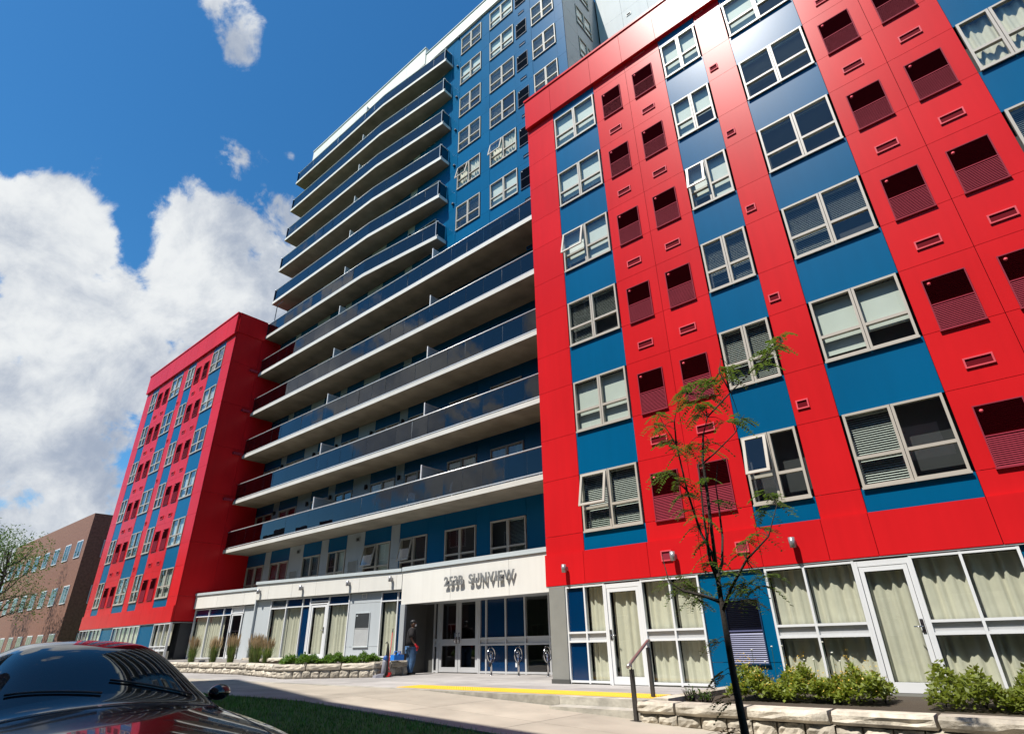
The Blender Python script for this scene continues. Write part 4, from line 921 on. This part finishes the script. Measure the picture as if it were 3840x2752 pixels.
jeans = [(0.0, 0.0, 0.93, 0.216, 0.18), (0.1, 0.0, 0.82, 0.156, 0.156), (0.11, 0.08, 0.5, 0.12, 0.12), (0.104, -0.01, 0.13, 0.102, 0.108), (0.104, -0.015, 0.06, 0.108, 0.12), (-0.1, 0.0, 0.82, 0.156, 0.156), (-0.11, -0.03, 0.5, 0.12, 0.12), (-0.104, -0.16, 0.13, 0.102, 0.108), (-0.104, -0.17, 0.06, 0.108, 0.12)]
skin_obj('jeans', jeans, [(0, 1), (1, 2), (2, 3), (3, 4), (0, 5), (5, 6), (6, 7), (7, 8)], 'jeans', man, PM)
for sx, fy in ((.1, -.01), (-.1, -.155)):
    b = MB(); b.ell((sx, fy+.07, .045), (.05, .14, .045), 'black', 12, 8); b.ell((sx, fy-.01, .075), (.048, .06, .06), 'black', 10, 7); b.box(sx-.045, sx+.045, fy-.07, fy+.19, 0.0, .022, 'black'); b.build('shoe', man, PM)
for sx in (1, -1):
    wy = .13 if sx > 0 else .16; wz = .93 if sx > 0 else .96; bx = .25 if sx > 0 else -.24
    pts = [(bx, wy-.02, wz+.05, .036), (bx, wy, wz, .036, .034), (bx, wy+.045, wz-.06, .042, .028), (bx, wy+.06, wz-.09, .038, .024)]; ed = [(0, 1), (1, 2), (2, 3)]
    for k, (oy, L) in enumerate(((-.028, .055), (-.01, .068), (.01, .066), (.028, .055))):
        i = len(pts); pts += [(bx+oy*.35, wy+.07+oy*.6, wz-.10-L*.45, .0105), (bx-sx*.012+oy*.2, wy+.065+oy*.6, wz-.10-L, .0095), (bx-sx*.03, wy+.055+oy*.6, wz-.10-L*1.15, .0085)]; ed += [(3, i), (i, i+1), (i+1, i+2)]
    i = len(pts); pts += [(bx-sx*.01, wy+.085, wz-.055, .012), (bx-sx*.02, wy+.11, wz-.09, .0105), (bx-sx*.025, wy+.115, wz-.115, .009)]; ed += [(2, i), (i, i+1), (i+1, i+2)]
    skin_obj('glove', pts, ed, 'red_rubber', man, PM, root=1, sub=2)
VM = Matrix.Translation((-16.86, 13.12, .003)) @ Matrix.Rotation(R_(-20), 4, 'Z')
vc = empty('vacuum_cleaner', (0, 0, 0), 'upright grey and black vacuum cleaner leaning against the stone planter', 'vacuum cleaner'); vc.matrix_basis = VM
b = MB(); b.add([(-.17, -.2, 0), (.17, -.2, 0), (.17, .12, 0), (-.17, .12, 0), (-.15, -.18, .07), (.15, -.18, .07), (.13, .1, .12), (-.13, .1, .12)], [(3, 2, 1, 0), (4, 5, 6, 7), (0, 1, 5, 4), (1, 2, 6, 5), (2, 3, 7, 6), (3, 0, 4, 7)], 'vac_grey'); b.build('floor_head', vc, VM)
b = MB(); b.tube([(0, .08, .08), (0, .10, .12), (0, .13, .46), (0, .14, .50)], [.05, .075, .075, .06], 'vac_grey', 12); b.build('dust_bin', vc, VM)
b = MB(); b.tube([(0, .14, .48), (0, .145, .52), (0, .15, .60), (0, .16, .64)], [.06, .075, .07, .03], 'vac_blue', 12); b.build('motor_head', vc, VM)
b = MB(); b.tube([(-.03, .2, .05), (-.03, .22, .7), (-.02, .21, .98), (-.02, .17, 1.04), (-.02, .13, 1.0)], [.07, .06, .024, .022, .018], 'black', 8); b.tube([(-.09, .16, .15), (-.12, .2, .5), (-.08, .22, .78), (-.03, .2, .62)], .02, 'black', 7); b.build('handle', vc, VM)
for sx in (-.16, .16):
    b = MB(); b.tube([(sx-.015, .1, .05), (sx+.015, .1, .05)], .05, 'black', 12); b.build('wheel', vc, VM)
DM = Matrix.Translation((-17.02, 13.5, .003)) @ Matrix.Rotation(R_(25), 4, 'Z')
dp = empty('dustpan', (0, 0, 0), 'red long-handled dustpan standing by the vacuum cleaner', 'dustpan'); dp.matrix_basis = DM
b = MB(); b.add([(-.16, -.13, 0), (.16, -.13, 0), (.14, .1, .0), (-.14, .1, .0), (-.14, .1, .13), (.14, .1, .13), (-.165, -.12, .02), (.165, -.12, .02)], [(0, 1, 2, 3), (3, 2, 5, 4), (0, 3, 4, 6), (1, 7, 5, 2)], 'red_plastic'); b.build('pan', dp, DM)
b = MB(); b.tube([(0, .1, .1), (.0, .16, .5), (.0, .26, 1.36)], .014, 'red_plastic', 7); b.tube([(.0, .26, 1.34), (0, .272, 1.46)], .017, 'black', 7); b.tube([(-.1, .1, .12), (0, .13, .3), (.1, .1, .12)], .01, 'red_plastic', 6); b.build('handle', dp, DM)
CM = Matrix.Translation((-17.18, 14.05, .475)) @ Matrix.Rotation(R_(80), 4, 'Z')
cd = empty('cleaning_caddy', (0, 0, 0), 'bright blue cleaning caddy sitting on the planter cap beside the person', 'caddy'); cd.matrix_basis = CM
b = MB(); 
for x0, x1, y0, y1 in ((-.19, -.18, -.13, .13), (.18, .19, -.13, .13), (-.18, .18, -.13, -.12), (-.18, .18, .12, .13)): b.box(x0, x1, y0, y1, 0, .17, 'caddy_blue')
b.box(-.18, .18, -.12, .12, 0, .01, 'caddy_blue'); b.build('tub', cd, CM)
b = MB(); b.tube([(-.185, 0, .15), (-.1, 0, .27), (.1, 0, .27), (.185, 0, .15)], .012, 'caddy_blue', 7); b.build('handle', cd, CM)
for dx, dy, m, t in ((-.1, .05, 'bottle_white', 'white spray bottle sticking out of the blue caddy, leftmost'), (.0, -.04, 'caddy_blue', 'light blue spray bottle in the middle of the caddy'), (.11, .03, 'bottle_blue', 'dark blue spray bottle at the right side of the caddy')):
    TM = CM @ Matrix.Translation((dx, dy, .012)); b = MB(); b.tube([(0, 0, 0), (0, 0, .16), (0, 0, .2), (0, 0, .24)], [.04, .04, .018, .014], m, 10); b.box(-.018, .05, -.012, .012, .24, .275, 'bottle_white'); b.tube([(.03, 0, .24), (.035, 0, .2)], .006, 'bottle_white', 5)
    tag(b.build('spray_bottle', None, TM), t, 'spray bottle')
b = MB(); b.tube([(-12.75, 17.0, .02), (-12.75, 17.0, .42), (-12.75, 17.0, .44)], [.15, .19, .2], 'bin_blue', 14); b.torus((-12.75, 17.0, .44), .19, .015, 'bottle_white', (1, 0, 0), (0, 1, 0), 20); tag(b.build('recycling_bin'), 'blue recycling bin with a pale liner behind the lobby window', 'bin')
for i, (x_, rz, t) in enumerate(((-19.0, 20, 'white plastic patio chair on the lowest balcony, left of its neighbour'), (-16.7, -30, 'white plastic patio chair on the lowest balcony in front of the green curtains'))):
    TM = Matrix.Translation((x_, 15.6, SLABB(0)+.182)) @ Matrix.Rotation(R_(rz+180), 4, 'Z'); o = empty('patio_chair', (0, 0, 0), t, 'chair', 'chairs on the lowest balcony'); o.matrix_basis = TM
    b = MB(); b.box(-.22, .22, -.22, .22, .40, .43, 'white_plastic'); b.build('seat', o, TM)
    b = MB(); vs = []; fs = []
    for j in range(9):
        a = (j/8-.5)*1.7; x1_ = .24*math.sin(a); hh = .82+.06*math.cos(a*1.6); vs += [(x1_, -.2+.05*(1-math.cos(a)), .42), (x1_*1.05, -.27+.06*(1-math.cos(a)), hh)]
    for j in range(8): fs.append((2*j, 2*j+2, 2*j+3, 2*j+1))
    b.add(vs, fs, 'white_plastic', True); b.build('backrest', o, TM)
    for sx in (-.2, .2):
        for sy in (-.2, .2): b = MB(); b.tube([(sx, sy, .41), (sx*1.1, sy*1.1, 0)], .018, 'white_plastic', 6); b.build('leg', o, TM)

# ------------------------------------------------------------------ parked car (nose to the right)
CX, CY = -3.55, 1.78; CZ = zs(-5)-.15
car = empty('parked_car', (CX-2.3, CY, CZ), 'glossy black sedan parked on the street at lower left', 'car')
TCM = Matrix.Translation((CX, CY, CZ))
# stations: s back from the nose, half width at belt, height of centre line, edge height of the top surface, half width of the top edge
ST = [(0.0, .62, .60, .56, .52), (.10, .76, .70, .65, .64), (.35, .85, .78, .73, .72), (.8, .90, .865, .815, .77), (1.45, .915, .93, .875, .79), (1.85, .92, .97, .90, .79), (1.98, .92, 1.0, .915, .78), (2.4, .925, 1.32, 1.24, .62), (2.75, .925, 1.42, 1.36, .58), (3.1, .925, 1.44, 1.38, .57), (3.55, .92, 1.38, 1.31, .58), (4.1, .91, 1.10, 1.03, .70), (4.3, .90, 1.04, .985, .74), (4.55, .86, .98, .93, .70), (4.68, .78, .86, .82, .62)]
rows = []
for s, hw, zc, ze, tw_ in ST:
    belt = min(.88, ze-.02) if s > 1.9 and s < 4.2 else ze-.05
    half = [(0, zc), (tw_*.55, zc*.72+ze*.28), (tw_, ze), (hw*.985 if not (1.98 < s < 4.2) else hw*.955, belt), (hw, belt-.14), (hw*.985, .45), (hw*.93, .22)]
    pr_ = [(-y, z) for y, z in half[::-1]] + half[1:]
    rows.append([(-s, y, z) for y, z in pr_])
b = MB(); vs = [p for r in rows for p in r]; n = len(rows[0]); fbody = []; fgl = []
for i in range(len(rows)-1):
    for j in range(n-1):
        f = (i*n+j, i*n+j+1, (i+1)*n+j+1, (i+1)*n+j); s = ST[i][0]
        isg = (j in (3, 8) and 1.98 <= s < 4.0) or (j in (4, 5, 6, 7) and (1.97 <= s < 2.45 or 3.5 <= s < 4.05))
        (fgl if isg else fbody).append(f)
bi = b.add(vs, fbody, 'car_paint', True); b.m += [b.mi('car_glass')]*len(fgl); b.f += fgl; b.sm += [True]*len(fgl)
b.f.append(tuple(range(n))); b.m.append(0); b.sm.append(True); b.f.append(tuple(range(len(vs)-1, len(vs)-n-1, -1))); b.m.append(0); b.sm.append(True)
o = b.build('body', car, TCM); sm = o.modifiers.new('s', 'SUBSURF'); sm.levels = 3; sm.render_levels = 3
dgc = bpy.context.evaluated_depsgraph_get(); ev = o.evaluated_get(dgc)
def on_car(xl, yl):
    ok, loc, nr, _ = ev.ray_cast(Vector((xl, yl, 3)), Vector((0, 0, -1)))
    return loc if ok else Vector((xl, yl, .9))
w = MB()
for sy in (-1, 1): w.tube([on_car(-.42-.1*i, sy*(.60+.012*i))+Vector((0, 0, .0)) for i in range(15)], .004, 'black', 4)
w.tube([on_car(-.42, -.60+.1*i) for i in range(13)], .004, 'black', 4); w.tube([on_car(-1.84, -.74+.1057*i) for i in range(15)], .006, 'black', 4); w.build('bonnet_gap', car, TCM)
for y0, y1 in ((.62, .02), (-.05, -.62)):
    w = MB(); w.tube([on_car(-2.02-.015*i, y0+(y1-y0)*i/8)+Vector((0, 0, .015)) for i in range(9)], .008, 'black', 5); w.build('wiper', car, TCM)
for s in (.82, 3.75):
    for sy in (-1, 1):
        WMx = TCM @ Matrix.Translation((-s, sy*.82, .33)); w = MB(); w.torus((0, 0, 0), .25, .085, 'tyre', (1, 0, 0), (0, 0, 1), 28, 8); wo_ = w.build('wheel', car, WMx)
        w = MB(); w.tube([(0, -.08, 0), (0, .08, 0)], .19, 'chrome', 20); w.build('rim', wo_, WMx)
for sy in (-1, 1):
    w = MB(); w.ell((-.14, sy*.60, .63), (.12, .17, .055), 'lens', 12, 8); w.build('headlight', car, TCM)
    w = MB(); w.ell((-2.35, sy*1.0, .98), (.07, .1, .065), 'car_paint', 10, 7); w.tube([(-2.35, sy*.9, .93), (-2.35, sy*.98, .96)], .02, 'black', 6); w.build('mirror', car, TCM)
    w = MB(); w.tube([(-4.62, sy*.55, .8), (-4.64, sy*.68, .8)], .06, 'red_plastic', 8); w.build('tail_light', car, TCM)
w = MB()
for i in range(5): w.box(-.06, .015, -.42, .42, .40+i*.035, .412+i*.035, 'chrome')
w.build('grille', car, TCM)

# ------------------------------------------------------------------ buildings across the street (behind the viewer) and further down the road
def plain_block(name, label, corners, h, m, rows_, wcol, z0=-.2):
    c = Vector((sum(p[0] for p in corners)/len(corners), sum(p[1] for p in corners)/len(corners), z0)); o = empty(name, c, label, 'building')
    b = MB(); n = len(corners); vs = [(x_, y_, z0) for x_, y_ in corners]+[(x_, y_, h) for x_, y_ in corners]
    b.add(vs, [tuple(range(n, 2*n)), tuple(range(n-1, -1, -1))]+[(i, (i+1) % n, n+(i+1) % n, n+i) for i in range(n)], m); b.build('wall', o)
    for i in range(n):
        P = Vector((*corners[i], 0)); Q = Vector((*corners[(i+1) % n], 0)); L = (Q-P).length; t = (Q-P).normalized(); nn_ = Vector((t.y, -t.x, 0)); k = int(L/3.2)
        for r in range(rows_):
            for q in range(k):
                cpos = P+t*(L*(q+.5)/k)+nn_*.02; M = Matrix(((t.x, -nn_.x, 0, cpos.x), (t.y, -nn_.y, 0, cpos.y), (0, 0, 1, z0+1.1+r*(h-z0-1)/rows_), (0, 0, 0, 1)))
                key = ('far_win', name)
                if key not in CACHE:
                    w = MB(); w.box(-.8, .8, -.03, .03, 0, 1.4, 'white_frame'); w.box(-.72, -.04, -.036, 0, .08, 1.32, 'car_glass'); w.box(.04, .72, -.036, 0, .08, 1.32, 'car_glass'); CACHE[key] = w.mesh('window')
                link('window', CACHE[key], o, M)
    return o
plain_block('apartment_building', 'grey-brown apartment block on the opposite side of the street', [(24, -2.0), (-13.3, -2.0), (-13.3, -16), (24, -16)][::-1], 16.7, 'back_wall', 5, 3)
plain_block('apartment_building', 'grey apartment block opposite, turned towards the street', [(-13.4, -7.25), (-24.4, -3.75), (-29, -18), (-18, -22)], 26, 'back_wall', 8, 3)
plain_block('apartment_building', 'long low apartment block opposite, further down the street', [(-31, .9), (-72, .9), (-72, -12), (-31, -12)], 11, 'back_wall', 3, 3)
plain_block('low_rise', 'low brick building beyond the far red wing', [(-58, 14), (-58, 26), (-84, 26), (-84, 14)], 11.5, 'brick', 3, 3)
def big_tree(x_, y_, h, label, seed):
    rnd = random.Random(seed); o = empty('street_tree', (x_, y_, 0), label, 'tree', 'trees down the street'); b = MB()
    b.tube([(x_, y_, -.1), (x_+.05, y_, h*.2), (x_, y_+.1, h*.45), (x_+.1, y_, h*.8)], [.2, .15, .11, .03], 'bark', 9); b.build('trunk', o); tips = []
    for i in range(16):
        a = rnd.uniform(0, 6.28); z = h*rnd.uniform(.28, .7); r = h*rnd.uniform(.18, .33)*(1.1-abs(z/h-.5)); e = Vector((x_+math.cos(a)*r, y_+math.sin(a)*r, z+h*rnd.uniform(.08, .25)))
        b = MB(); b.tube([(x_, y_, z), (x_+math.cos(a)*r*.5, y_+math.sin(a)*r*.5, z+h*.06), e], [.06, .04, .012], 'bark', 6); b.build('limb', o); tips.append(e)
    tips.append(Vector((x_, y_, h*.85)))
    b = MB()
    for e in tips:
        for _ in range(260):
            d = Vector((rnd.gauss(0, 1), rnd.gauss(0, 1), rnd.gauss(0, .7))).normalized()*h*.13*rnd.random()**.4; leaf_cloud(b, lambda: e+d, 1, .17, 'leaf')
    b.build('crown', o)
big_tree(-52.5, 8.5, 9.5, 'leafy street tree nearest the far end of the red wing', 2); big_tree(-61, 9.5, 10.5, 'leafy street tree second along the far pavement', 4); big_tree(-72, 9, 11, 'leafy street tree furthest down the street', 6)
